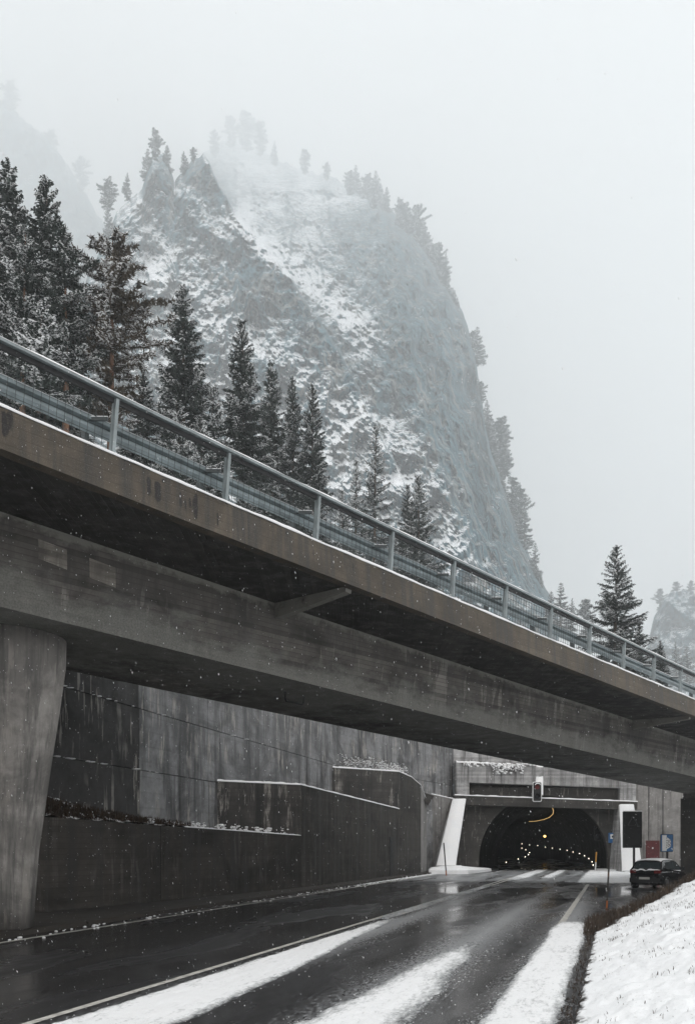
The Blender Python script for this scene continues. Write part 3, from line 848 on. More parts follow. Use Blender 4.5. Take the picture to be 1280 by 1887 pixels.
ter = thing("terraced_wall", (A2.x, A2.y, 0), "stepped dark concrete terrace wall with snow lined top edges beside the road", "wall")
zB = lambda px: EYE + (HY - np.interp(px, [386, 555, 735], [1441, 1447, 1490])) / F * np.interp(px, [386, 555, 735], [39.9, 41.8, 60.0])
joints = [555, 636, 696, 735]
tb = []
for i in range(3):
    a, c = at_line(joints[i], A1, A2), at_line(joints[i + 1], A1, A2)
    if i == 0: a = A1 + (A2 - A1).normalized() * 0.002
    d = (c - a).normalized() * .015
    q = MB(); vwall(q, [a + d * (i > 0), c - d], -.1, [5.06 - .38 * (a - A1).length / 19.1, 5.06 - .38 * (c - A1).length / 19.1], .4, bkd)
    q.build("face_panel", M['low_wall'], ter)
# end of terrace seen across the road
q = MB()
Bk = RW(39.9) + ND * 0.02
q.prism([A1 + Vector((0, .005, -.1)), Vector((Bk.x, Bk.y, -.1)), Vector((Bk.x, Bk.y, -.1)) + SD * .4, A1 + SD * .4 + Vector((0, 0, -.1))],
        [A1 + Vector((0, .005, 5.055)), Vector((Bk.x, Bk.y, 5.10)), Vector((Bk.x, Bk.y, 5.10)) + SD * .4, A1 + SD * .4 + Vector((0, 0, 5.055))])
q.build("end_wall", M['terrace'], ter)
# upper block
q = MB()
vwall(q, [A2 + (A3 - A2).normalized() * .01, A2 + (A3 - A2) * .55, A3], -.1, [7.26, 7.15, 6.75], .4, bkd)
q.build("face_panel", M['low_wall'], ter)
q = MB(); vwall(q, [A3 + (A4 - A3) * .003, A4 + Vector((0, .8, 0))], -.1, [6.74, 5.7], .5, -ND); q.build("corner_panel", M['side_wall'], ter)
Ck = RW(56.3) + ND * 0.02
q = MB()
q.prism([A2 + Vector((-.0, 0, 4.4)), Ck + Vector((0, 0, 4.4)), Ck + SD * .4 + Vector((0, 0, 4.4)), A2 + SD * .4 + Vector((0, 0, 4.4))],
        [A2 + Vector((0, 0, 7.26)), Ck + Vector((0, 0, 7.22)), Ck + SD * .4 + Vector((0, 0, 7.22)), A2 + SD * .4 + Vector((0, 0, 7.26))])
q.build("end_wall", M['terrace'], ter)
# fill behind the faces
q = MB()
q.add([A1 + Vector((0, 0, 4.9)) + bkd * .3, A2 + Vector((0, 0, 4.55)) + bkd * .3, RW(58) + Vector((0, 0, 4.6)), RW(40) + Vector((0, 0, 5.0))], [(0, 1, 2, 3)])
q.add([A2 + Vector((0, 0, 7.1)) + bkd * .3, A3 + Vector((0, 0, 6.4)) + bkd * .3, A4 + Vector((0, 0, 5.3)), RW(72) + Vector((0, 0, 6.3)), RW(57) + Vector((0, 0, 7.15))], [(0, 1, 2, 3, 4)])
q.build("terrace_soil", M['dirt'], ter)
# door-like niche in the face
nd = at_line(720, A1, A2); d = (A2 - A1).normalized()
MB().prism([nd - d * .4 + ND * .001, nd + d * .45 + ND * .001, nd + d * .45 + ND * .03, nd - d * .4 + ND * .03],
           [p + Vector((0, 0, 2.75)) for p in (nd - d * .4 + ND * .001, nd + d * .45 + ND * .001, nd + d * .45 + ND * .03, nd - d * .4 + ND * .03)]).build("niche_door", M['black'], ter)
def snow_edge(mb, a, c, w, h, over=.03, n=30):
    """snow ridge lying on a wall top from a to c; w reaches to the back"""
    a, c = Vector(a), Vector(c); vs, fs = [], []
    for i in range(n + 1):
        p = a + (c - a) * i / n
        hh = h * (0.8 + .45 * rnd.random()); ov = over * (.7 + .6 * rnd.random())
        for x, z in ((-ov, 0.0), (-ov, hh * .6), (w * .2, hh), (w * .8, hh * .95), (w, 0.0)):
            vs.append(p + bkd * x + Vector((0, 0, z + .003)))
    for i in range(n):
        for j in range(4): fs.append((i * 5 + j, i * 5 + j + 1, i * 5 + 6 + j, i * 5 + 5 + j))
    mb.add(vs, fs)
sb = MB()
snow_edge(sb, A1 + Vector((0, 0, 5.055)), A2 + Vector((0, 0, 4.68)), .4, .09)
snow_edge(sb, A2 + Vector((0, 0, 7.26)), A2 + (A3 - A2) * .55 + Vector((0, 0, 7.15)), .4, .09)
snow_edge(sb, A3 + Vector((0, 0, 6.74)), A4 + Vector((0, .8, 5.7)), .5, .08)
snow_edge(sb, A2 + (A3 - A2) * .55 + Vector((0, 0, 7.15)), A3 + Vector((0, 0, 6.75)), .4, .07)
_b = bkd; bkd = SD
snow_edge(sb, Bk + Vector((0, 0, 5.10)), A1 + Vector((0, 0, 5.055)), .4, .09)
snow_edge(sb, Ck + Vector((0, 0, 7.22)), A2 + Vector((0, 0, 7.26)), .4, .10)
bkd = _b
sb.build("edge_snow", M['snow'], ter, smooth=True)
sb = MB(); snow_edge(sb, A0.lerp(A1, .42) + Vector((0, 0, 2.98 - .36 * .42)), A1 + Vector((0, 0, 2.62)) - SD * .1, .4, .05, .02, 60)
sb.build("edge_snow", M['snow'], low, smooth=True)

# earth and snow on the low terrace
m, nt, b = new_mat("terrace_cover"); N = NT(nt); co = N.coord(); nn = N.noise(co, 2.6, 6, 0.7)
N.set(b, "Base Color", N.mix(N.ramp(nn, [(0.50, 0.0), (0.57, 1.0)]), N.mix(N.noise(co, 9.0, 4), (0.012, 0.009, 0.007), (0.07, 0.045, 0.028)), (0.80, 0.81, 0.82))); N.set(b, "Roughness", .9)
N.bump(nn, .8, .1, b); M['terrace_cover'] = m
n_ax = np.linspace(0, 1, 44); s_ax = np.linspace(0, 1, 260)
V = []
for t in s_ax:
    f = A0 + (A1 - A0) * float(t) + bkd * .35; r_ = RW(25.9 + 14.5 * float(t)) if t > 0.09 else RW(27.2)
    for u in n_ax:
        p = f + (r_ - f) * float(u)
        z = 2.93 - .34 * t + 0.95 * u * max(0, 1 - t * 2.2) + 0.06 * float(fbm(np.array(p.x * 1.9), np.array(p.y * 1.9), 5, 51, .6)) + .10 * (1 - u) + .25 * u * (1 - t)
        V.append((p.x, p.y, z))
o = np_mesh("terrace_earth", np.array(V), grid_faces(len(s_ax), len(n_ax)), M['terrace_cover'], smooth=True); tag(o, kind="structure")
gb = MB()
for i in range(2600):
    t = rnd.random() ** 1.6 * .5; u = rnd.uniform(0, .55)
    f = A0 + (A1 - A0) * t + bkd * .35; r_ = RW(25.9 + 14.5 * t) if t > .09 else RW(27.2)
    p = f + (r_ - f) * u
    z = 2.93 - .34 * t + 0.95 * u * max(0, 1 - t * 2.2) + .10 * (1 - u) + .25 * u * (1 - t)
    blade(p.dot(ND), p.dot(SD), z, rnd.uniform(.12, .34), rnd.uniform(.008, .02))
tag(gb.build("dry_grass", M['dry_grass']), "brown dead grass on the low terrace above the roadside wall behind the pier", "grass", kind="stuff")
def weeds(name, label, spots, hgt, seed, group=None, snowp=.5):
    """a tangle of stems with snow caught on them"""
    rr = random.Random(seed); mb = MB(); sm = MB()
    c0 = sum((Vector(p) for p in spots), Vector()) / len(spots)
    root = thing(name, c0, label, "plant", group)
    for p in spots:
        for i in range(rr.randint(5, 9)):
            a = rr.uniform(0, 6.28); L = hgt * rr.uniform(.4, 1.1); t = rr.uniform(.2, .9)
            q = Vector(p); pts = [q]
            for k in range(3):
                q = q + Vector((math.cos(a) * L * t / 3, math.sin(a) * L * t / 3, L * (1 - .45 * t * (k + 1) / 2) / 3)); pts.append(q)
            mb.tube(pts, [.014, .01, .008, .004], 4, caps=False)
            for k in range(3):
                if rr.random() < snowp: sm.ball(pts[1 + k] + Vector((0, 0, .02)), rr.uniform(.02, .05), 6, 4, rr.uniform(1, 2.4), rr.uniform(1, 2), .7)
                for e in range(2):
                    b2 = pts[k + 1]; a2 = rr.uniform(0, 6.28)
                    e2 = b2 + Vector((math.cos(a2), math.sin(a2), .5)) * L * .22
                    mb.tube([b2, e2], [.008, .003], 3, caps=False)
                    if rr.random() < snowp * .6: sm.ball(e2, rr.uniform(.02, .045), 5, 3, 1.3, 1.3, .7)
    mb.build("stems", M['dry_grass'], root); sm.build("snow_clumps", M['snow'], root)
    return root
def lerp(a, c, t): return a + (c - a) * t
sp = [lerp(A0, A1, t) + bkd * rnd.uniform(.4, 1.2) + Vector((0, 0, 2.95 - .3 * t)) for t in [rnd.uniform(.12, .97) ** .8 for _ in range(26)]]
weeds("low_shrub", "low row of snow dusted weeds growing along the top of the roadside wall", sp, .30, 1)
sp = [lerp(Ck, A2, rnd.uniform(.15, .5)) + SD * rnd.uniform(.4, 1.2) + Vector((0, 0, 7.2)) for _ in range(12)]
weeds("snowy_shrub", "snowy tangled shrub on the upper terrace near its outer corner by the tall wall", sp, 1.0, 2, snowp=.8)
sp = [lerp(Ck, A2, rnd.uniform(.55, 1)) + SD * rnd.uniform(.4, 2.5) + Vector((0, 0, 7.2)) for _ in range(14)] + [lerp(A2, A3, rnd.uniform(.1, .8)) + bkd * rnd.uniform(.5, 1.6) + Vector((0, 0, 7.05)) for _ in range(10)]
weeds("snowy_shrub", "snow covered brushwood along the sloping corner of the upper terrace", sp, .75, 3, snowp=.8)

# ------------------------------------------------------------------ tunnel portal
YP = 75.0
por = thing("tunnel_portal", P(1001, 1605, YP).to_2d().to_3d(), "concrete tunnel portal with an arched dark mouth, recessed lintel and snow covered buttresses", "tunnel")
zg = -0.1
acx, acz, ar = P(1001, 0, YP).x, 0.95, 5.58
# face with an arched opening
mb = MB(); na = 40
xl, xr = P(838, 0, YP).x, P(1150, 0, YP).x
ztp = P(0, 1474, YP).z
arch = [(acx + ar * math.cos(math.pi - math.pi * i / na), acz + ar * math.sin(math.pi * i / na)) for i in range(na + 1)]
arch = [(acx - ar, zg)] + arch + [(acx + ar, zg)]
zt2 = 7.2
outer = []
for x, z in arch:
    outer.append((min(max(x, xl), xr), zt2))
outer[0] = (xl, zg); outer[-1] = (xr, zg)
outer[1] = (xl, acz); outer[-2] = (xr, acz)
for j in range(2, na + 1):
    t = (j - 1) / na
    ang = math.pi - math.pi * t
    dx, dz = math.cos(ang), math.sin(ang)
    s_ = 1e9
    if dx < -1e-6: s_ = min(s_, (xl - acx) / dx)
    if dx > 1e-6: s_ = min(s_, (xr - acx) / dx)
    if dz > 1e-6: s_ = min(s_, (zt2 - acz) / dz)
    outer[j] = (acx + dx * s_, acz + dz * s_)
vs = [(x, YP, z) for x, z in arch] + [(x, YP, z) for x, z in outer] + [(x, YP + .6, z) for x, z in arch]
n = len(arch); fs = []
for i in range(n - 1):
    fs.append((i, i + 1, n + i + 1, n + i)); fs.append((i + 1, i, 2 * n + i, 2 * n + i + 1))
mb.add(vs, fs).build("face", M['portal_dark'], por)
# lining
vs, fs = [], []
na2 = 24
for i in range(len(TC)):
    sd = tside(i)
    base = TC[i] + Vector((0, 0.3 if i == 0 else 0, 0))
    row = [base - sd * 5.6 + Vector((0, 0, -.1))] + [base + sd * (5.6 * -math.cos(math.pi * q / na2)) + Vector((0, 0, .95 + 5.6 * math.sin(math.pi * q / na2))) for q in range(na2 + 1)] + [base + sd * 5.6 + Vector((0, 0, -.1))]
    vs += row
nr = na2 + 3
for i in range(len(TC) - 1):
    for j in range(nr - 1): fs.append((i * nr + j, (i + 1) * nr + j, (i + 1) * nr + j + 1, i * nr + j + 1))
fs.append(tuple(range((len(TC) - 1) * nr, len(TC) * nr)))
MB().add(vs, fs).build("lining", M['lining'], por, smooth=True)
def pslab(name, quad, y0, y1, mat):
    """quad of photo points on the portal plane, given depth"""
    q = MB()
    pf = [P(x, y, YP) for x, y in quad]
    f = [Vector((p.x, y0, p.z)) for p in pf]; k = [Vector((p.x, y1, p.z)) for p in pf]
    q.prism(f, k); return q.build(name, mat, por)
def psnow(name, a, c, y0, y1, h=.10, n=40):
    a, c = P(*a, YP), P(*c, YP); vs, fs = [], []
    for i in range(n + 1):
        t = i / n; x = a.x + (c.x - a.x) * t; z = a.z + (c.z - a.z) * t
        hh = h * rnd.uniform(.8, 1.3)
        for yy, zz in ((y0 - .05, 0), (y0 - .05, hh * .7), (y0 + .1, hh), (y1 - .1, hh), (y1, 0.0)): vs.append((x, yy, z + zz + .004))
    for i in range(n):
        for j in range(4): fs.append((i * 5 + j, i * 5 + j + 1, i * 5 + 6 + j, i * 5 + 5 + j))
    return MB().add(vs, fs).build(name, M['snow'], por, smooth=True)
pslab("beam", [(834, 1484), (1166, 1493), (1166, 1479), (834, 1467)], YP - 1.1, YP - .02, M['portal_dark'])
psnow("beam_snow", (834, 1467), (1166, 1479), YP - 1.1, YP - .1, .10)
pslab("lintel", [(838, 1442), (1166, 1454), (1166, 1424), (838, 1407)], YP - .7, YP + 2.2, M['portal'])
pslab("pillar", [(838, 1466), (862, 1467), (862, 1443), (838, 1442.2)], YP - .69, YP + .8, M['portal'])
pslab("pillar", [(1137, 1477), (1165.8, 1478), (1165.8, 1454.2), (1137, 1453.2)], YP - .69, YP + .8, M['portal'])
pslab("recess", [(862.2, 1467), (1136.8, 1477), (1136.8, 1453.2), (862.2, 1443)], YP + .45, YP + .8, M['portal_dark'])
psnow("lintel_snow", (838, 1407), (986, 1414), YP - .7, YP + .6, .16)
pslab("upper_wall", [(838, 1404), (1180, 1418), (1180, 1330), (838, 1330)], YP + 1.2, YP + 3.2, M['portal'])
pslab("side_wall", [(1167, 1610), (1330, 1610), (1330, 1395), (1167, 1395)], YP + .3, YP + 1.6, M['side_wall'])
for x in (1196, 1222):
    pslab("wall_joint", [(x, 1606), (x + 1.3, 1606), (x + 1.3, 1400), (x, 1400)], YP + .27, YP + .31, M['black'])
dr = pslab("door", [(1191, 1592), (1216, 1592), (1216, 1549), (1191, 1549)], YP + .24, YP + .298, M['red_door'])
q = MB(); q.ball(P(1203, 1563, YP + .0) + Vector((0, .2, 0)), .07, 8, 6); q.build("handle", M['white_paint'], dr)
# buttresses with snow on their sloping fronts
def fin(name, top, bot, yt, yb, w_t, w_b):
    (tx, ty), (bx, by) = top, bot
    t0, b0 = P(tx, ty, yt), P(bx, by, yb)
    q = MB()
    A = [Vector((t0.x, yt, t0.z)), Vector((t0.x + w_t, yt, t0.z)), Vector((t0.x + w_t, YP + .2, t0.z)), Vector((t0.x, YP + .2, t0.z))]
    B = [Vector((b0.x, yb, b0.z)), Vector((b0.x + w_b, yb, b0.z)), Vector((b0.x + w_b, YP + .2, b0.z)), Vector((b0.x, YP + .2, b0.z))]
    q.prism(B, A); o = q.build(name, M['portal'], por)
    ny = 24; vs, fs = [], []
    for i in range(ny + 1):
        t = i / ny
        l = B[0].lerp(A[0], t); r_ = B[1].lerp(A[1], t)
        for u in (0.0, .06, .5, .94, 1.0):
            p = l.lerp(r_, u); off = 0.0 if u in (0, 1) else .09 * rnd.uniform(.85, 1.2)
            vs.append((p.x, p.y - off - .004, p.z + off * .6))
    for i in range(ny):
        for j in range(4): fs.append((i * 5 + j, i * 5 + j + 1, i * 5 + 6 + j, i * 5 + 5 + j))
    MB().add(vs, fs).build("buttress_snow", M['snow'], o, smooth=True)
    return o
pxw = lambda w, y: w / F * y
fin("buttress", (833, 1473), (803, 1596), 73.6, 69.0, pxw(25, 73.6), pxw(36, 69))
fin("buttress", (1140, 1483), (1145, 1606), 73.7, 71.5, pxw(27, 73.7), pxw(38, 71.5))
fin("upper_buttress", (987, 1411), (985, 1466), 74.9, 73.6, pxw(13, 74.9), pxw(15, 73.6))
# hanging brush on the lintel edge
hb_ = MB(); hs_ = MB()
_ra, _rb = P(848, 1407.6, YP), P(984, 1413, YP); _ra.y = _rb.y = YP - .74
hb_.tube([_ra.lerp(_rb, i / 12) for i in range(13)], .03, 4)
for i in range(150):
    x = rnd.gauss(932, 15) if rnd.random() < .7 else rnd.uniform(850, 980)
    p = P(x, 1408, YP); p.y = YP - .74
    L = rnd.uniform(.2, 1.0) if abs(x - 932) < 26 else rnd.uniform(.1, .35)
    q = p + Vector((rnd.uniform(-.3, .3), -rnd.uniform(.05, .25), -L))
    hb_.tube([p, p.lerp(q, .5) + Vector((rnd.uniform(-.15, .15), -.12, .05)), q], [.02, .015, .008], 3, caps=False)
    for t in (.3, .6, .95):
        if rnd.random() < .75: hs_.ball(p.lerp(q, t) + Vector((0, -.08, .02)), rnd.uniform(.04, .10), 6, 4, 1.2, 1, .8)
br = thing("hanging_shrub", P(932, 1408, YP), "snowy shrub hanging over the concrete lintel above the tunnel mouth", "plant")
br.location.y = YP - .5
hb_.build("stems", M['dry_grass'], br); hs_.build("snow_clumps", M['snow'], br)
# wing wall between the terrace and the portal
ww = thing("wing_wall", (8.0, 72.8, 0), "short grey concrete wing wall between the terrace corner and the left portal buttress", "wall")
W0, W1 = Vector((6.55, 71.2, 0)), Vector((9.35, 74.4, 0))
q = MB(); vwall(q, [W0, W1], -.1, [EYE + 98 / F * 71.2, EYE + 86 / F * 74.4], .5, Vector((-.7, .7, 0))); q.build("wall_panel", M['side_wall'], ww)
sb = MB(); _b = bkd; bkd = Vector((-.7, .7, 0)); snow_edge(sb, W0 + Vector((0, 0, EYE + 98 / F * 71.2)), W1 + Vector((0, 0, EYE + 86 / F * 74.4)), .5, .1); bkd = _b
sb.build("edge_snow", M['snow'], ww, smooth=True)
# snow island with kerb at the foot of the left buttress
vs, fs = [], []
isl = [P(789, 1612, 66.5), P(840, 1613, 66), P(862, 1611, 66.5), P(905, 1603, 74.5), P(905, 1603, 76.5), P(800, 1603, 75.0), P(788, 1606, 70)]
for p in isl: p.z = 0
cen = sum(isl, Vector()) / len(isl)
rings = [(1.0, 0.0), (.985, .28), (.9, .42), (.6, .55), (.3, .6)]
for f_, z in rings:
    for p in isl:
        q = cen + (p - cen) * f_; vs.append((q.x, q.y, z * (1.0 if q.x < 9.5 else .55)))
L = len(isl)
for i in range(len(rings) - 1):
    for j in range(L): fs.append((i * L + j, i * L + (j + 1) % L, (i + 1) * L + (j + 1) % L, (i + 1) * L + j))
fs.append(tuple((len(rings) - 1) * L + j for j in range(L)))
tag(MB().add(vs, fs).build("snow_island", M['snow'], smooth=False), kind="structure")
# pavement on the right by the portal
q = MB()
a = [P(1098, 1603, 77) , P(1160, 1608, 70.5), P(1300, 1608, 70.5), P(1300, 1603, 76)]
bt = [Vector((p.x, p.y, -.05)) for p in a]; tp = [Vector((p.x, p.y, .16)) for p in a]
tag(q.prism(bt, tp).build("pavement", M['snow']), kind="structure")

# ------------------------------------------------------------------ tunnel lamps
strip_pts = [P(1012, 1479, 76), P(1016, 1486, 81), P(1019, 1494, 89), P(1018, 1500, 97), P(1012, 1506, 106), P(1002, 1510, 115), P(988, 1513, 122), P(974, 1514, 128)]
o = MB().tube(strip_pts, 0.024, 6).build("light_strip", M['lamp_strip'])
tag(o, "thin curved amber light strip on the tunnel ceiling", "light strip")
def lantern(p, r, label, mat, housing=True):
    t = thing("tunnel_lamp", p, label, "lamp")
    MB().ball(p, r, 10, 6, 1, .7, .8).build("bulb", mat, t)
    q = MB(); q.box(p.x - r, p.x + r, p.y - r, p.y + r, p.z + r * .85, p.z + r * 1.15); q.tube([p + Vector((0, 0, r * 1.1)), p + Vector((0, 0, r * 1.1 + .6))], r * .15, 5)
    q.build("housing", M['black'], t)
lantern(P(1003, 1541, 124), .18, "large amber lamp hanging in the middle of the tunnel bore", M['lamp_yellow'])
proto_l = None
def stud(p, label):
    global proto_l
    if proto_l is None:
        t = thing("guide_light", p, label, "guide light", "small white guide lights along the tunnel walls")
        MB().ball((0, 0, 0), .034, 8, 6).build("lens", M['lamp_white'], t, local=True)
        q = MB(); q.box(-.09, .09, .06, .12, -.16, .14); q.build("mount", M['black'], t, local=True)
        proto_l = t; return t
    t = proto_l.copy(); COL.objects.link(t); t.location = p; t["label"] = label
    for c in proto_l.children:
        d = c.copy(); COL.objects.link(d); d.parent = t
    return t
right_px = [(1092, 1594), (1090, 1588), (1084, 1582), (1076, 1577), (1067, 1573), (1055, 1570), (1044, 1567), (1031, 1565), (1017, 1563), (1004, 1561), (990, 1558), (975, 1557)]
for i, (x, y) in enumerate(right_px):
    Y = 76.5 + i * 4.6 + i * i * .15
    stud(P(x, y, Y), "small white guide light in the right hand row along the tunnel wall")
for i, (x, y) in enumerate([(932, 1589), (954, 1583), (967, 1579), (973, 1575), (975, 1571), (968, 1566), (961, 1563), (961, 1555)]):
    stud(P(x, y, 80 + i * 6.0), "small white guide light in the left hand row along the tunnel wall")

# ------------------------------------------------------------------ signals, signs, poles
def rrect(cx, cz, w, h, r, n=5):
    pts = []
    for sx, sz, a0 in ((1, -1, -90), (1, 1, 0), (-1, 1, 90), (-1, -1, 180)):
        for i in range(n + 1):
            a = math.radians(a0 + 90 * i / n)
            pts.append((cx + sx * (w / 2 - r) + r * math.cos(a), cz + sz * (h / 2 - r) + r * math.sin(a)))
    return pts
def plate(mb, cx, cz, w, h, r, y0, y1, base, mi=0):
    pts = rrect(cx, cz, w, h, r)
    mb.prism([base + Vector((x, y0, z)) for x, z in pts], [base + Vector((x, y1, z)) for x, z in pts], mi)
    return mb
def signal(c, w, h, label, hang):
    t = thing("traffic_light", c, label, "traffic light")
    plate(MB(), 0, 0, w, h, w * .18, .0, .05, c).build("white_border", M['white_paint'] if hang else M['dim_grey'], t)
    plate(MB(), 0, 0, w * .84, h * .92, w * .13, -.03, -.003, c).build("backboard", M['black'], t)
    for k, (z, m_) in enumerate(((h * .24, M['lamp_red'] if hang else M['black_gloss']), (-h * .22, M['black_gloss']))):
        q = MB(); n = 16
        p0 = [c + Vector((math.cos(6.283 * i / n) * w * .26, -.06, z + math.sin(6.283 * i / n) * w * .26)) for i in range(n)]
        p1 = [p + Vector((0, .028, 0)) for p in p0]
        q.prism(p0, p1); q.build("lens", m_, t)
        vs, fs = [], []
        for i in range(n // 2 + 1):
            a = math.pi * i / (n // 2)
            for rr_, yy in ((w * .30, -.035), (w * .30, -.30), (w * .33, -.30), (w * .33, -.035)):
                vs.append(c + Vector((math.cos(a) * rr_, yy, z + math.sin(a) * rr_)))
        for i in range(n // 2):
            for j in range(4): fs.append((i * 4 + j, i * 4 + (j + 1) % 4, i * 4 + 4 + (j + 1) % 4, i * 4 + 4 + j))
        MB().add(vs, fs).build("visor", M['black'], t)
        if hang:
            sb_ = MB(); vs, fs = [], []
            for i in range(9):
                a = math.pi * (.18 + .64 * i / 8)
                for rr_, yy in ((w * .333, -.31), (w * .40, -.28), (w * .333, -.05)):
                    vs.append(c + Vector((math.cos(a) * rr_, yy, z + math.sin(a) * rr_)))
            for i in range(8):
                for j in range(2): fs.append((i * 3 + j, i * 3 + j + 1, i * 3 + 4 + j, i * 3 + 3 + j))
            if k == 0: sb_.add(vs, fs).build("visor_snow", M['snow'], t)
    q = MB(); q.bar(c + Vector((0, .05, h * .2)), c + Vector((0, hang or 1.0, h * .2)), .08); q.build("arm", M['galv_dark'], t)
    return t
signal(P(989, 1459, 73.0), pxw(17, 73), pxw(37, 73), "white edged traffic light hanging before the beam above the tunnel mouth", .9)
signal(P(1100, 1535, 77.0), pxw(13, 77), pxw(28, 77), "dim traffic light mounted inside the tunnel mouth on its right wall", 0)

def post_(t, x, y, z0, z1, r, mat):
    MB().tube([(x, y, z0), (x, y, z1)], r, 10).build("post", mat, t)
# dark message board
c = P(1164, 1529, 62.0)
t = thing("message_sign", (c.x, c.y, 0.05), "tall dark blank electronic message board on a post in front of the right portal buttress", "sign")
w, h = pxw(34, 62), pxw(67, 62)
plate(MB(), 0, 0, w, h, .06, -.12, .12, c).build("cabinet", M['black'], t)
plate(MB(), 0, 0, w * .93, h * .96, .05, -.135, -.122, c).build("screen", M['screen'], t)
tri = [(-.36, .30), (.36, .30), (0, .95)]
q = MB()
for i in range(3):
    a, b_ = tri[i], tri[(i + 1) % 3]
    q.bar(c + Vector((a[0], -.143, a[1])), c + Vector((b_[0], -.143, b_[1])), .012, .05, up=Vector((0, -1, 0)))
q.build("triangle_symbol", M['dim_grey'], t)
post_(t, c.x + .12, c.y, 0.0, c.z - h / 2, .09, M['black'])
psn = MB().box(c.x - w / 2, c.x + w / 2, c.y - .12, c.y + .12, c.z + h / 2 + .002, c.z + h / 2 + .06); psn.build("top_snow", M['snow'], t)

def text_mesh(txt, size, mat, name, parent, Mx):
    cu = bpy.data.curves.new("lettering", 'FONT'); cu.body = txt; cu.size = size; cu.align_x = 'CENTER'; cu.align_y = 'CENTER'; cu.extrude = 0.004
    ob = bpy.data.objects.new("lettering", cu); COL.objects.link(ob)
    bpy.context.view_layer.update()
    me = bpy.data.meshes.new_from_object(ob.evaluated_get(bpy.context.evaluated_depsgraph_get()))
    bpy.data.objects.remove(ob)
    me.transform(Mx); me.materials.clear(); me.materials.append(mat)
    o = bpy.data.objects.new(name, me); COL.objects.link(o); o.parent = parent
    return o
# emergency lay-by sign
c = P(1227.5, 1553.5, 53.0)
t = thing("layby_sign", (c.x, c.y, 0.05), "blue and white emergency lay-by sign lettered SOS on a dark post behind the parked car", "sign")
w, h = pxw(24, 53), pxw(33, 53)
plate(MB(), 0, 0, w, h, .07, .0, .04, c).build("backing", M['black'], t)
plate(MB(), 0, 0, w * .92, h * .94, .05, -.014, -.002, c).build("face", M['blue'], t)
q = MB()
x0, x1, x2 = -w * .36, -w * .02, w * .30
pol = [(x0, -h * .44), (x1, -h * .44), (x1, -h * .36), (x2, -h * .20), (x2, h * .17), (x1, h * .33), (x1, h * .44), (x0, h * .44)]
q.prism([c + Vector((x, -.022, z)) for x, z in pol], [c + Vector((x, -.016, z)) for x, z in pol]); q.build("white_shape", M['white_paint'], t)
q = MB()
for i in range(5): q.box(c.x + x1 - .012, c.x + x1 + .02, c.y - .03, c.y - .024, c.z - h * .28 + i * h * .13, c.z - h * .28 + i * h * .13 + .075)
q.build("dashes", M['black'], t)
T = Matrix.Translation((c.x - t.location.x + w * .155, -.026, c.z - t.location.z - h * .01)) @ Matrix.Rotation(math.radians(90), 4, 'X') @ Matrix.Rotation(math.radians(-90), 4, 'Z')
text_mesh("SOS", .26, M['black'], "lettering", t, T)
post_(t, c.x + .06, c.y + .08, 0, c.z - h * .1, .07, M['black'])
# small blue sign on the portal face
c = P(1128, 1544, 74.7)
t = thing("wall_sign", c, "small blue sign with a white square and black emblem on the portal face", "sign")
w, h = pxw(13, 75), pxw(18.5, 75)
plate(MB(), 0, 0, w, h, .03, 0, .28, c).build("board", M['blue'], t)
plate(MB(), 0, h * .14, w * .68, h * .46, .03, -.02, -.003, c).build("white_square", M['white_paint'], t)
q = MB(); plate(q, 0, h * .12, w * .30, h * .18, .06, -.034, -.023, c); q.build("emblem", M['black'], t)

def snow_pole(x, yt, yb, Y, label, bands, r=.035):
    b_, tp = P(x[1], yb, Y), P(x[0], yt, Y)
    t = thing("snow_pole", b_, label, "marker pole")
    for m_, f0, f1 in bands:
        MB().tube([b_.lerp(tp, f0), b_.lerp(tp, f1)], r, 8).build("band", m_, t)
def ground_y(yb): return F * EYE / (yb - HY)
snow_pole((817, 822), 1553, 1614, 63.0, "dark roadside snow pole with a rusty orange foot beside the left snow island", [(M['pole_dark'], .16, 1), (M['pole_orange'], 0, .159)], .045)
snow_pole((1122, 1117), 1577, 1673, 29.6, "tall black and orange snow pole leaning at the road edge in front of the lay-by", [(M['pole_orange'], 0, .14), (M['pole_dark'], .141, .60), (M['pole_brown'], .601, .68), (M['pole_dark'], .681, 1)], .03)
snow_pole((1098, 1096), 1570, 1604, 74.0, "small yellow topped snow pole at the right edge of the tunnel mouth", [(M['white_paint'], 0, .45), (M['pole_yellow'], .451, 1)], .06)

# ------------------------------------------------------------------ parked car
cc = P(1197, 1640, 42.0); cc.z = 0.0
CH = math.radians(40)
car = thing("parked_car", (cc.x + 1.15, cc.y + 1.9, 0.0), "black hatchback with a snow dusted roof parked in the lay-by beside the bank", "car", rz=-CH)
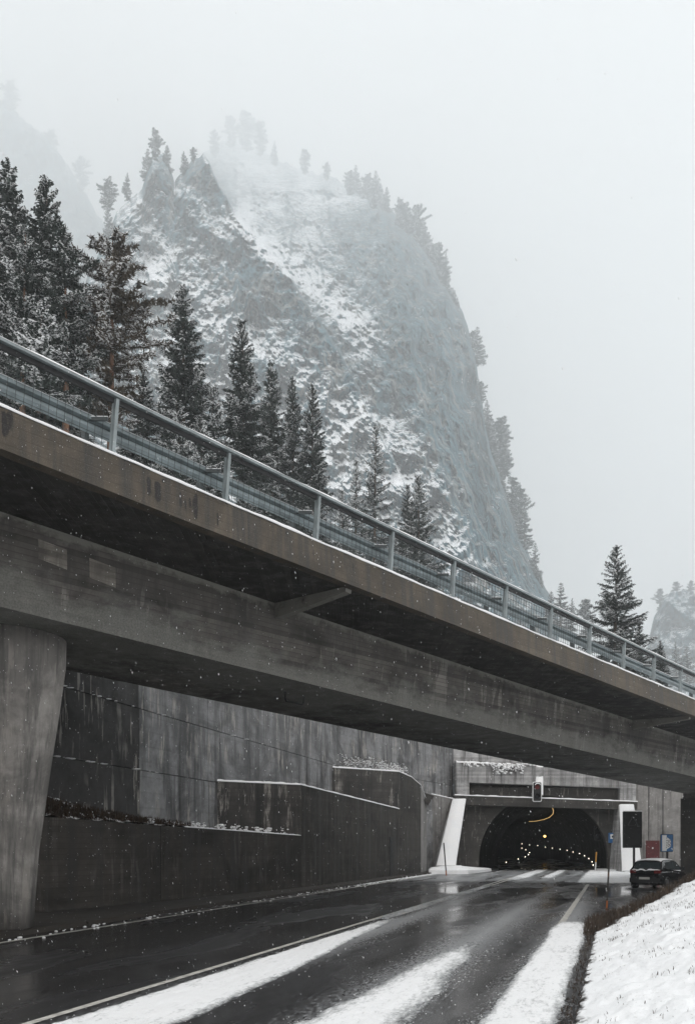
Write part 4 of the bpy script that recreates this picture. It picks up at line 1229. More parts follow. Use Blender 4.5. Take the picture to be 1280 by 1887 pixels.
# local: +y forward, x right, length 4.0, width 1.72, height 1.46
def car_body():
    st = [  # y, half width, bottom z, belt z, belt half
        (-1.98, .70, .34, .80), (-1.93, .78, .24, .92), (-1.75, .84, .20, .97), (-1.2, .86, .18, .96), (-.4, .86, .18, .94), (.5, .86, .18, .92), (1.0, .85, .19, .90),
        (1.5, .82, .20, .80), (1.85, .74, .24, .70), (1.98, .62, .32, .58)]
    vs, fs = [], []; n = 10
    for y, w, b0, t0 in st:
        prof = [(-w * .86, b0), (-w * .97, b0 + .08), (-w, (b0 + t0) * .5), (-w * .98, t0 - .10), (-w * .90, t0), (w * .90, t0), (w * .98, t0 - .10), (w, (b0 + t0) * .5), (w * .97, b0 + .08), (w * .86, b0)]
        vs += [(x, y, z) for x, z in prof]
    for i in range(len(st) - 1):
        for j in range(n): fs.append((i * n + j, i * n + (j + 1) % n, (i + 1) * n + (j + 1) % n, (i + 1) * n + j))
    fs.append(tuple(range(n))); fs.append(tuple(reversed(range((len(st) - 1) * n, len(st) * n))))
    return MB().add(vs, fs)
ob = car_body().build("body", M['black_gloss'], car, smooth=True, local=True)
md = ob.modifiers.new("sub", 'SUBSURF'); md.levels = 2; md.render_levels = 2
def cabin(ex=0.0):
    st = [(-1.86, .70, .97), (-1.55, .66, 1.37), (-1.2, .645, 1.45), (-.4, .65, 1.47), (.3, .64, 1.42), (1.15, .66, .93)]
    return st
vs, fs = [], []
rows = [(-1.84, .76, .93, .93), (-1.50, .66, 1.36, 1.36), (-1.25, .64, 1.43, 1.43), (-.4, .645, 1.455, 1.455), (.25, .62, 1.41, 1.41), (1.1, .68, .90, .90)]
base = [(-1.84, .78, .93), (-1.5, .80, .94), (-1.25, .81, .94), (-.4, .82, .93), (.25, .82, .92), (1.1, .78, .90)]
for (y, w, z, _), (by, bw, bz) in zip(rows, base):
    vs += [(-bw, by, bz), (-(bw + w) / 2 - .02, by * .5 + y * .5, (bz + z) / 2 + .03), (-w, y, z - .02), (-w * .8, y, z + .02), (w * .8, y, z + .02), (w, y, z - .02), ((bw + w) / 2 + .02, by * .5 + y * .5, (bz + z) / 2 + .03), (bw, by, bz)]
n = 8
for i in range(len(rows) - 1):
    for j in range(n - 1): fs.append((i * n + j, i * n + j + 1, (i + 1) * n + j + 1, (i + 1) * n + j))
MB().add(vs, fs).build("roof", M['black_gloss'], car, smooth=False, local=True)
def wpane(name, quad, off):
    q = [Vector(p) for p in quad]; nn = (q[1] - q[0]).cross(q[3] - q[0]).normalized()
    return MB().prism([p + nn * .002 for p in q], [p + nn * off for p in q]).build(name, M['glass'], car, local=True)
wpane("rear_window", [(-.66, -1.80, 1.00), (.66, -1.80, 1.00), (.58, -1.555, 1.32), (-.58, -1.555, 1.32)], .022)
for sx in (1, -1):
    qd = [(sx * .815, -1.35, .99), (sx * .825, -.40, .98), (sx * .70, -.42, 1.37), (sx * .71, -1.18, 1.34)]
    qd2 = [(sx * .825, -.32, .98), (sx * .80, .82, .95), (sx * .69, .22, 1.34), (sx * .70, -.34, 1.37)]
    if sx < 0: qd.reverse(); qd2.reverse()
    wpane("side_window", qd, .022); wpane("side_window", qd2, .022)
    MB().box(sx * .60 - .15, sx * .60 + .15, -1.99, -1.80, .80, .96).build("tail_light", M['tail_red'], car, local=True)
    MB().box(sx * .92 - .09, sx * .92 + .09, .62, .72, .93, 1.06).build("mirror", M['black_gloss'], car, local=True)
    for wy in (-1.28, 1.25):
        q = MB(); nn = 24; ring = [(.20, -.09), (.31, -.10), (.32, -.04), (.32, .04), (.31, .10), (.20, .09)]
        vs, fs = [], []
        for i in range(nn):
            a = 6.2832 * i / nn
            for r_, x in ring: vs.append((sx * .77 + x, wy + math.cos(a) * r_, .32 + math.sin(a) * r_))
        k6 = len(ring)
        for i in range(nn):
            for j in range(k6): fs.append((i * k6 + j, i * k6 + (j + 1) % k6, ((i + 1) % nn) * k6 + (j + 1) % k6, ((i + 1) % nn) * k6 + j))
        wh = q.add(vs, fs).build("wheel", M['rubber'], car, smooth=True, local=True)
        q = MB(); q.tube([(sx * .77 - .085, wy, .32), (sx * .77 + .085, wy, .32)], .205, 16); q.build("rim", M['rim'], wh, local=True)
MB().box(-.74, .74, -2.06, -1.86, .33, .56).build("bumper", M['black'], car, local=True)
MB().box(-.26, .26, -2.075, -2.062, .50, .61).build("number_plate", M['plate'], car, local=True)
q = MB(); q.bar((-.02, -1.86, 1.0), (.42, -1.80, 1.06), .02); q.build("wiper", M['black'], car, local=True)
vs, fs = [], []
sx_ = np.linspace(-.60, .60, 14); sy_ = np.linspace(-1.5, .25, 26)
for y in sy_:
    zz = float(np.interp(y, [-1.5, -1.25, -.4, .25], [1.38, 1.45, 1.475, 1.43]))
    for x in sx_:
        e = 1 - (abs(x) / .60) ** 4
        vs.append((x, y, zz + .045 * e + .012 * float(fbm(np.array(x * 5), np.array(y * 5), 3, 61)) - .02 * (1 - e)))
V = np.array(vs)
o = np_mesh("roof_snow", V, grid_faces(26, 14), M['snow'], car, smooth=True)
V = []
for y in np.linspace(-2.0, -1.84, 6):
    for x in np.linspace(-.72, .72, 26):
        V.append((x, y, .93 + (y + 2.0) * .35 + .05 * float(fbm(np.array(x * 4), np.array(y * 9), 3, 63))))
np_mesh("hatch_snow", np.array(V), grid_faces(6, 26), M['snow'], car, smooth=True)

# ------------------------------------------------------------------ hillside behind the walls
def fascia_y(px): return np.interp(px, [-600, 0, 203, 414, 585, 722, 836, 933, 1018, 1091, 1155, 1210, 1262, 1700], [440, 745, 838, 931, 1003, 1057, 1105, 1143, 1176, 1207, 1230, 1253, 1274, 1440])
r_ax = np.linspace(-0.72, 0.70, 150); t_ax = np.linspace(0, 1, 90)
V = []
for r in r_ax:
    px = CX + r * F
    if r < -0.33: y0 = 27.9
    elif r < -.0105: y0 = -17.4 / (.9562 * r - .2926)
    elif r < .1225: y0 = float(np.interp(r, [-.0105, .1225], [57.4, 76.0]))
    else: y0 = 76.5
    y0 += .75
    e = (HY - (fascia_y(px) + 14)) / F
    for t in t_ax:
        Y = y0 + (560 - y0) * t ** 2.0
        zl = EYE + e * min(Y, 190) + max(0, Y - 190) * (.02 + .28 * (1 - float(sstep(.12, .24, r))))
        zw = 12.3 + (Y - y0) * .9 if r < .33 else 11.5 + (Y - y0) * .5
        z = min(zl, zw)
        V.append([r * Y, Y, z])
V = np.array(V)
V[:, 2] += (0.6 * fbm(V[:, 0] * .12, V[:, 1] * .12, 4, 71) - .5) * np.clip((V[:, 1] - 40) / 40, 0, 1)
m, nt, b = new_mat("hillside_cover"); N = NT(nt); co = N.coord()
nn = N.noise(co, 0.6, 6, 0.7)
N.set(b, "Base Color", N.mix(N.ramp(nn, [(0.36, 0.0), (0.5, 1.0)]), (0.05, 0.042, 0.03), (0.78, 0.79, 0.8))); N.set(b, "Roughness", .85)
N.bump(nn, .6, .3, b); M['hill'] = m
o = np_mesh("hillside", V, grid_faces(len(r_ax), len(t_ax)), M['hill'], smooth=True); tag(o, kind="structure")

# ------------------------------------------------------------------ mountains
def rock_mat(name, tan=0.35, bias=0.0):
    m, nt, b = new_mat(name); N = NT(nt); co = N.coord(); nz = N.sep(N.geo("Normal"))[2]
    n1 = N.noise(co, 0.022, 7, 0.65); n2 = N.noise(co, 0.10, 6, 0.7); n3 = N.noise(N.mapping(co, (1, 1, .35)), 0.32, 5, 0.7)
    ver = N.noise(N.mapping(co, (.07, .07, .010)), 1.0, 6, .65)
    rock = N.mix(N.ramp(n2, [(0.3, 0.0), (0.7, 1.0)]), (0.018, 0.066, 0.090), (0.12, 0.225, 0.265))
    rock = N.mix(N.math('MULTIPLY', N.ramp(ver, [(0.50, 0.0), (0.58, 1.0)]), tan), rock, (0.34, 0.30, 0.26))
    ver2 = N.noise(N.mapping(co, (.085, .085, .011), loc=(5, 9, 3)), 1.0, 6, .7)
    rock = N.mix(N.ramp(ver2, [(0.42, 0.95), (0.50, 0.0)]), rock, (0.010, 0.018, 0.022))
    rock = N.mix(N.ramp(n3, [(0.30, 0.7), (0.46, 0.0)]), rock, (0.012, 0.020, 0.024))
    atn = nt.nodes.new("ShaderNodeAttribute"); atn.attribute_name = "snowiness"
    n4 = N.noise(co, 1.0, 4, 0.78); n5 = N.noise(N.mapping(co, (.07, .07, .46), (0, .35, 0)), 1.0, 6, .7)
    s = N.math('ADD', N.math('MULTIPLY', nz, .75), atn.outputs["Fac"])
    for q, k in ((n1, .7), (n2, .4), (n3, .8), (n4, 1.1), (n5, 1.5)):
        s = N.math('ADD', s, N.math('MULTIPLY', N.math('SUBTRACT', q, .5), k))
    s = N.ramp(N.math('ADD', s, bias), [(0.50, 0.0), (0.62, 1.0)])
    N.set(b, "Base Color", N.mix(s, rock, (0.78, 0.80, 0.82))); N.set(b, "Roughness", .9)
    b.inputs["Specular IOR Level"].default_value = .1
    N.bump(N.math('ADD', n2, N.math('MULTIPLY', n3, .5)), .45, 2.0, b)
    return m
M['rock'] = rock_mat("limestone", .62); M['far_rock'] = rock_mat("far_rock", .1, -.1)
SIL = [(120, 640), (165, 500), (200, 432), (215, 392), (245, 362), (262, 350), (272, 310), (281, 288), (298, 284), (310, 300), (322, 334), (340, 312), (357, 293), (372, 288), (384, 276), (400, 264), (430, 252), (470, 272), (520, 300), (560, 312),
       (620, 328), (660, 348), (700, 368), (730, 394), (770, 432), (790, 462), (815, 512), (840, 552), (860, 596), (875, 650), (882, 705), (892, 765), (905, 830), (925, 880), (940, 930), (957, 985), (980, 1035), (1005, 1085), (1030, 1125)]
SX, SY = [p[0] for p in SIL], [p[1] for p in SIL]
def sil(px): return np.interp(px, SX, SY)
MS = 1.45                                             # how far off the mountains stand
def mount_depth(px, py):
    Df = np.interp(py, [280, 400, 500, 700, 900, 1100, 1200], [640, 590, 530, 440, 370, 310, 290])
    Db = np.interp(py, [240, 270, 300, 350, 450, 600, 800, 1000, 1200], [2950, 2550, 2050, 1380, 890, 610, 470, 380, 320])
    fl = np.interp(px, [100, 372, 392, 415, 437, 480, 540, 620, 700, 800], [0, 270, 318, 362, 402, 450, 520, 640, 800, 1000])
    fl = fl + 9 * fbm(px / 22., py / 300., 4, 131)
    w = sstep(fl - 3, fl + 4, py)
    D = Db * (1 - w) + np.minimum(Df, Db) * w
    rg = np.interp(py, [300, 400, 500, 620, 800, 1000, 1150], [640, 690, 706, 735, 790, 850, 905])
    se = np.interp(py, SY[12:], SX[12:])
    De = np.interp(py, [250, 400, 600, 800, 1000, 1150], [2850, 1200, 830, 700, 630, 570])
    f = np.clip((px - rg) / np.maximum(40, se - rg), 0, 1.3)
    D = D + np.maximum(0, De - D) * f ** 1.15
    return D * MS
ny, nx = 460, 500
pxs = np.linspace(122, 1028, nx); t = np.linspace(0, 1, ny)
PX, Tt = np.meshgrid(pxs, t)
top = sil(PX) + 5 * fbm(PX / 14., PX * 0, 4, 83)
bot = fascia_y(PX) + 60
bot = np.maximum(bot, top + 30)
PY = top + (bot - top) * Tt
# rotated strata coordinates for the ledges
D0 = mount_depth(PX, PY)
a = math.radians(38)
U = PX * math.cos(a) + PY * math.sin(a); W = -PX * math.sin(a) + PY * math.cos(a)
cl = sstep(-30, 40, PX - np.interp(PY, [300, 500, 800, 1150], [640, 706, 790, 905]))     # 1 on the sheer right face
big = fbm(PX / 130., PY / 150., 4, 85, .5, True)
led = fbm(U / 120., W / 34., 5, 87, .55, True)
led2 = fbm(U / 40., W / 11., 4, 91, .6)
ver = fbm(PX / 18., PY / 120., 4, 89, .5)
fine = fbm(PX / 9., PY / 9., 4, 93, .6)
but = fbm((PX + .22 * PY + 10 * fbm(PX / 40., PY / 40., 3, 161)) / 34., PY / 190., 4, 163, .45, True)
crag = fbm(PX / 46., PY / 60., 5, 97, .62, True)
rel = 0.040 * big + 0.014 * crag + (1 - cl) * (0.010 * but + 0.006 * led + 0.003 * led2) + cl * (0.016 * ver + .004 * led + .030 * but) + 0.0035 * fine
edge_in = np.clip((PY - top) / 26., 0, 1)
D = D0 * (1 - rel * (0.35 + .65 * edge_in)) + 60 * (1 - edge_in) ** 2 * D0 / 600 * 1.0
# terraces: flatten the lean in steps so that ledges catch the snow
wx, wy = PX + 16 * fbm(PX / 50., PY / 50., 4, 141), PY + 16 * fbm(PX / 50., PY / 50., 4, 143)
for per, amp, dip, sd_ in ((70., .007, .42, 95), (26., .0030, .30, 96), (10., .0012, .55, 98)):
    ph = (wy + dip * wx * (1 - 1.3 * cl)) / per + 0.9 * fbm(PX / 70., PY / 70., 3, sd_) + .35 * fbm(PX / 14., PY / 14., 3, sd_ + 1)
    am = sstep(-.25, .5, fbm(PX / 80., PY / 60., 3, sd_ + 50)) * (1 - .65 * cl)
    D = D + am * D0 * amp * (np.mod(ph, 1.0) ** 2.6 - .28)
Xw = (PX - CX) / F * D; Zw = EYE + (HY - PY) / F * D
V = np.stack([Xw, D, Zw], -1)
# the massif continues backwards: two rows behind the crest, so it has a body
back1 = V[0].copy(); back1[:, 1] += 100; back1[:, 2] -= 10
back2 = V[0].copy(); back2[:, 1] += 430; back2[:, 2] -= 260
back3 = V[0].copy(); back3[:, 1] += 690; back3[:, 2] = -0.3
V = np.concatenate([back3[None], back2[None], back1[None], V], 0)
def band(pts, w):
    """soft mask along a polyline given in photo columns and rows"""
    d = np.full(PX.shape, 1e9)
    wx = PX + 14 * fbm(PX / 40., PY / 40., 4, 121); wy = PY + 14 * fbm(PX / 40., PY / 40., 4, 123)
    for (ax, ay), (bx, by) in zip(pts[:-1], pts[1:]):
        L2 = (bx - ax) ** 2 + (by - ay) ** 2
        q = np.clip(((wx - ax) * (bx - ax) + (wy - ay) * (by - ay)) / L2, 0, 1)
        d = np.minimum(d, np.hypot(wx - ax - q * (bx - ax), wy - ay - q * (by - ay)))
    return np.exp(-(d / w) ** 2)
sn = 0.10 * fbm(PX / 60., PY / 45., 4, 125)
sn += 0.34 * band([(440, 402), (505, 480), (585, 545), (680, 620)], 26) + 0.34 * band([(250, 480), (340, 540), (440, 610), (560, 690), (690, 790)], 30)
sn += 0.22 * band([(640, 800), (720, 880), (800, 960), (880, 1040)], 26) + 0.02 * band([(400, 300), (520, 340), (680, 390)], 34) + .18 * band([(230, 380), (300, 360), (400, 400)], 22)
sn += 0.20 * band([(280, 640), (400, 720), (560, 800), (640, 900)], 50)
sn -= 0.30 * band([(300, 305), (290, 340)], 22) + 0.30 * band([(350, 320), (410, 375)], 24) + .28 * band([(450, 480), (540, 560), (600, 600)], 34) + .18 * band([(480, 640), (600, 700), (700, 740)], 40)
sn -= 0.22 * band([(640, 430), (700, 520), (740, 640), (800, 800)], 40) + .26 * cl
sn = np.concatenate([np.repeat(sn[:1], 3, 0), sn], 0)
o = np_mesh("mountain", V.reshape(-1, 3), grid_faces(ny + 3, nx), M['rock'], smooth=False); tag(o, kind="structure")
at_ = o.data.attributes.new("snowiness", 'FLOAT', 'POINT'); at_.data.foreach_set("value", sn.astype(np.float32).ravel())
def ridge(name, line, D, slope, seed, mat, ybot):
    D = D * MS
    xs = np.linspace(line[0][0], line[-1][0], 140); t = np.linspace(0, 1, 90)
    X_, T_ = np.meshgrid(xs, t)
    top = np.interp(X_, [p[0] for p in line], [p[1] for p in line]) + 7 * fbm(X_ / 22., X_ * 0, 4, seed)
    PY = top + (np.maximum(ybot, top + 40) - top) * T_
    Dd = D * (1 - slope * T_) * (1 - .05 * fbm(X_ / 60., PY / 60., 5, seed + 1, .55, True)) + D * .05 * np.clip(1 - T_ * 20, 0, 1)
    V = np.stack([(X_ - CX) / F * Dd, Dd, EYE + (HY - PY) / F * Dd], -1)
    bk = V[0].copy(); bk[:, 1] += 250; bk[:, 2] = -.3
    V = np.concatenate([bk[None], V], 0)
    tag(np_mesh(name, V.reshape(-1, 3), grid_faces(91, 140), mat, smooth=False), kind="structure")
ridge("far_mountain", [(-260, 20), (-100, 110), (0, 185), (50, 222), (100, 262), (128, 310), (150, 345), (180, 395), (215, 450), (260, 520)], 2450, .28, 101, M['far_rock'], 700)
ridge("far_hill", [(1160, 1260), (1190, 1205), (1203, 1140), (1222, 1102), (1240, 1090), (1300, 1082), (1400, 1050), (1600, 980)], 1080, .3, 105, M['far_rock'], 1330)

# ------------------------------------------------------------------ trees
def quads_from(base, tip, side, w0, w1):
    """arrays (n,3): narrow quads from base to tip"""
    a = base - side * w0[:, None]; b_ = base + side * w0[:, None]; c_ = tip + side * w1[:, None]; d_ = tip - side * w1[:, None]
    V = np.stack([a, b_, c_, d_], 1).reshape(-1, 3)
    return V
def make_tree(seed, H, Rr, t0=0.06, droop=.35, dens=1.0, kind='spruce', snow=.7, whorl=.28, power=.85, twig=1.0):
    rg = np.random.default_rng(seed); rr = random.Random(seed)
    tr = MB()
    lean = [(rr.uniform(-.02, .02) * H, rr.uniform(-.02, .02) * H) for _ in range(2)]
    def axis(t): return np.array([lean[0][0] * t * t, lean[0][1] * t * t, H * t])
    tr.tube([axis(t) for t in np.linspace(0, 1, 9)], [H * .016 * (1 - t) + .018 for t in np.linspace(0, 1, 9)], 7)
    CV, SV = [], []
    z = H * t0
    up = np.array([0, 0, 1.0])
    while z < H * .985:
        t = z / H
        nb = max(3, int(rr.uniform(4.5, 7) * dens))
        if kind == 'pine': nb = max(2, int(rr.uniform(2, 4.4) * dens))
        for _ in range(nb):
            az = rr.uniform(0, 6.283)
            if kind == 'pine':
                tt = (t - t0) / (1 - t0)
                env = min(1, .5 + 1.1 * tt) * min(1, .26 + 1.9 * (1 - tt))
                L = Rr * env * rr.uniform(.45, 1.1)
                e0 = rr.uniform(-.25, .45)
            else:
                L = Rr * (1 - (t - t0) / (1 - t0)) ** power * rr.uniform(.62, 1.12) + .12
                if t < t0 + .08: L *= rr.uniform(.5, 1)
                e0 = -droop + (droop + .75) * t ** 1.6 + rr.uniform(-.12, .12)
            out = np.array([math.cos(az), math.sin(az), 0]); sd = np.array([-math.sin(az), math.cos(az), 0])
            m_ = max(4, int(L * 6.0 * dens) + 2)
            loaded = rr.random() < snow * .62
            u = np.linspace(.08, 1, m_)
            root = axis(t) + np.array([0, 0, rr.uniform(-.5, .5) * whorl])
            curve = math.tan(e0) * u + (.30 if kind != 'pine' else .1) * u * u * (1 - t)
            pts = root + out * (L * u)[:, None] + up * (L * curve)[:, None] + sd * (rg.normal(0, .03, m_) * L)[:, None]
            # the branch itself
            CV.append(quads_from(pts[:-1], pts[1:], np.repeat(sd[None], m_ - 1, 0), np.linspace(.022, .008, m_ - 1) * 1.2, np.linspace(.018, .006, m_ - 1)))
            # side twigs
            for sg in (-1, 1):
                for rep in range(3 if kind != 'pine' else 6):
                    l = (np.clip((.14 + .42 * np.sin(np.pi * np.clip(u * .85 + .1, 0, 1))) * L * .42, .10, .62) * rg.uniform(.6, 1.2, m_)) * twig
                    dr = out[None] * rg.uniform(.35, .9, (m_, 1)) + sd[None] * sg * rg.uniform(.4, 1.0, (m_, 1)) + up[None] * rg.uniform(-.55, .12, (m_, 1))
                    if kind == 'pine': dr = rg.normal(0, 1, (m_, 3)) + out[None] * .5 + up[None] * .25; l = rg.uniform(.16, .42, m_) * twig
                    dr /= np.linalg.norm(dr, axis=1)[:, None]
                    b0 = pts + rg.normal(0, .03, (m_, 3)); e_ = b0 + dr * l[:, None]
                    s3 = np.cross(dr, up + rg.normal(0, .5, (m_, 3))); s3 /= np.linalg.norm(s3, axis=1)[:, None]
                    w0 = rg.uniform(.024, .048, m_) * twig * (1.3 if kind == 'pine' else 1)
                    CV.append(quads_from(b0, e_, s3, w0, w0 * .45))
                    sel = (rg.random(m_) < (.60 if loaded else .04) * (.35 + .65 * u)) & (np.abs(dr[:, 2]) < .45)
                    if sel.any():
                        o_ = np.array([0, 0, .022]); flat = np.cross(dr[sel], up); flat /= np.linalg.norm(flat, axis=1)[:, None] + 1e-6
                        SV.append(quads_from(b0[sel] + dr[sel] * l[sel][:, None] * .25 + o_, e_[sel] + o_, flat, w0[sel] * 1.7, w0[sel] * 1.3))
            # hanging twigs
            if kind == 'spruce':
                mh = m_
                l = rg.uniform(.10, .36, mh) * min(1.0, .4 + L * .4) * twig
                b0 = pts + rg.normal(0, .04, (mh, 3)); e_ = b0 + np.stack([rg.normal(0, .06, mh), rg.normal(0, .06, mh), -l], 1)
                s3 = np.stack([np.cos(az + rg.normal(0, .9, mh) + 1.57), np.sin(az + rg.normal(0, .9, mh) + 1.57), np.zeros(mh)], 1)
                w0 = rg.uniform(.03, .06, mh) * twig
                CV.append(quads_from(b0, e_, s3, w0, w0 * .5))
            # snow cushions on the branch
            k = rg.random(m_ - 1) < ((.92 if loaded else .08) * sstep(.1, .4, u[:-1]))
            if k.any():
                a_, c_ = pts[:-1][k], pts[1:][k]
                w = rg.uniform(.07, .22, k.sum()) * (.6 + .5 * min(1, L))
                o_ = np.array([0, 0, .07]); o2 = np.array([0, 0, -.05])
                S = np.repeat(sd[None], k.sum(), 0)
                top_a, top_c = a_ + o_, c_ + o_
                SV.append(np.stack([a_ + o2 - S * w[:, None], c_ + o2 - S * w[:, None], top_c, top_a], 1).reshape(-1, 3))
                SV.append(np.stack([top_a, top_c, c_ + o2 + S * w[:, None], a_ + o2 + S * w[:, None]], 1).reshape(-1, 3))
        z += whorl * rr.uniform(.7, 1.3) * (1 if t > .3 else 1.15)
    CV = np.concatenate(CV); SV = np.concatenate(SV)
    return tr, CV, SV
PROTO = {}
def proto(key, bark, needles, **kw):
    tr, CV, SV = make_tree(**kw)
    PROTO[key] = (kw['H'], tr, CV, SV, bark, needles)
meshes = {}
def q4(n): return np.arange(n).reshape(-1, 4)
def plant(key, name, px, py_top, py_base, Y, label, group, rz=None, sxy=1.0, cat="tree"):
    H, tr, CV, SV, bark, needles = PROTO[key]
    base = P(px, py_base, Y); s = (py_base - py_top) / F * Y / H
    t = thing(name, base, label, cat, group, rz if rz is not None else rnd.uniform(0, 6.28))
    t.scale = (s * sxy, s * sxy, s)
    if key not in meshes:
        a = tr.build("trunk", bark, t, smooth=True, local=True)
        c_ = np_mesh("crown", CV, q4(len(CV)), needles, t)
        d = np_mesh("snow_cover", SV, q4(len(SV)), M['tree_snow'], t)
        meshes[key] = [a, c_, d]
    else:
        for src in meshes[key]:
            o = src.copy(); COL.objects.link(o); o.parent = t
    return t
proto('spruce_a', M['bark'], M['needles'], seed=11, H=16, Rr=3.3, snow=.55, whorl=.33, twig=1.2, power=.8, dens=1.2)
proto('spruce_b', M['bark'], M['needles'], seed=12, H=16, Rr=2.9, snow=.62, droop=.55, whorl=.33, twig=1.2, power=.75, dens=1.2)
proto('spruce_c', M['bark'], M['needles'], seed=13, H=14, Rr=3.9, snow=.5, droop=.3, power=.92, whorl=.30, twig=1.05)
proto('open', M['bark'], M['needles'], seed=14, H=18, Rr=3.3, snow=.75, twig=1.3, dens=.62, whorl=.42, droop=.15)
proto('young', M['bark'], M['needles'], seed=15, H=6, Rr=1.7, snow=1.1, whorl=.26, droop=.1)
proto('pine_a', M['pine_bark'], M['pine_needles'], seed=16, H=16, Rr=3.3, t0=.28, snow=.7, kind='pine', whorl=.26, dens=1.15, twig=.78)
proto('pine_b', M['pine_bark'], M['needles'], seed=17, H=16, Rr=3.0, t0=.22, snow=.85, kind='pine', whorl=.26, dens=1.15, twig=.78)
proto('far_tree', M['bark'], M['needles'], seed=18, H=14, Rr=3.1, t0=.05, snow=.9, dens=.7, whorl=.5, twig=1.7)
proto('far_pine', M['bark'], M['needles'], seed=19, H=14, Rr=3.6, t0=.10, snow=.9, kind='pine', dens=1.0, whorl=.42, twig=1.5)

G1 = "tall conifers on the slope behind the bridge"
near = [
 ('spruce_b', 'spruce_tree', 18, 298, 830, 58, "tall snowy spruce at the far left with its tip above the neighbouring crowns", 1.05),
 ('spruce_a', 'spruce_tree', 88, 332, 860, 56, "narrow topped spruce rising between the leftmost spruce and the broad brown pine", .95),
 ('pine_b', 'pine_tree', 122, 415, 850, 52, "bushy snow laden pine just left of the broad brown pine", .95),
 ('pine_b', 'pine_tree', 42, 430, 850, 50, "dark bushy pine in front of the leftmost spruce", 1.0),
 ('pine_a', 'pine_tree', 205, 432, 910, 54, "broad brownish pine with a reddish trunk showing through the mesh railing", 1.05),
 ('young', 'spruce_tree', 72, 555, 760, 44, "small very snowy spruce in front of the left trees just above the railing", 1.15),
 ('pine_b', 'pine_tree', -50, 420, 860, 50, "pine cut off by the left edge of the picture", 1.1),
 ('spruce_a', 'spruce_tree', 338, 530, 960, 72, "dark spruce standing alone right of the broad brown pine", .92),
 ('spruce_b', 'spruce_tree', 262, 690, 950, 66, "snowy low spruce at the foot of the broad brown pine", 1.25),
 ('young', 'spruce_tree', 330, 740, 905, 56, "small white laden spruce behind the railing below the lone dark spruce", 1.0),
 ('young', 'spruce_tree', 372, 770, 920, 58, "small snow heaped spruce behind the railing left of the tall dark spruce", 1.0),
 ('young', 'spruce_tree', 388, 715, 930, 75, "slim young spruce tucked between two tall dark spruces", .8),
 ('spruce_a', 'spruce_tree', 448, 590, 985, 78, "tallest dark spruce in the middle of the row above the railing", .86),
 ('spruce_b', 'spruce_tree', 500, 665, 1000, 92, "snow dusted spruce close to the right of the tallest dark spruce", .8),
 ('spruce_b', 'spruce_tree', 540, 694, 1015, 96, "slender spruce left one of the close pair above the railing", .72),
 ('spruce_a', 'spruce_tree', 575, 708, 1020, 90, "dark slender spruce right one of the close pair above the railing", .72),
 ('open', 'spruce_tree', 690, 778, 1080, 128, "thin open spruce with a visible trunk in front of the cliff", .8),
 ('open', 'spruce_tree', 655, 845, 1060, 125, "short thin spruce just left of the open spruce with the visible trunk", .8),
 ('open', 'spruce_tree', 632, 900, 1060, 110, "low snowy spruce partly hidden behind the railing left of the open spruce", 1.2),
 ('spruce_c', 'spruce_tree', 772, 875, 1120, 125, "broad snowy spruce with a forked tip right of the open spruce", .88),
 ('spruce_a', 'spruce_tree', 752, 893, 1110, 128, "second tip crowding the left side of the broad snowy spruce", .8),
 ('spruce_c', 'spruce_tree', 1133, 1005, 1268, 92, "solitary dark symmetrical spruce standing against the white sky at the right", 1.12),
 ('spruce_c', 'spruce_tree', 1178, 1150, 1275, 90, "low snowy spruce at the right foot of the solitary dark spruce", 1.1),
 ('spruce_a', 'spruce_tree', 1216, 1180, 1275, 98, "small spruce with a pointed tip right of the solitary dark spruce", 1.1),
]
for key, nm, px, yt, yb, Y, lab, sxy in near:
    plant(key, nm, px, yt, yb, Y, lab, G1, sxy=sxy * (1.04 if px < 900 else 1.0))
G2 = "misty trees on the mountain"
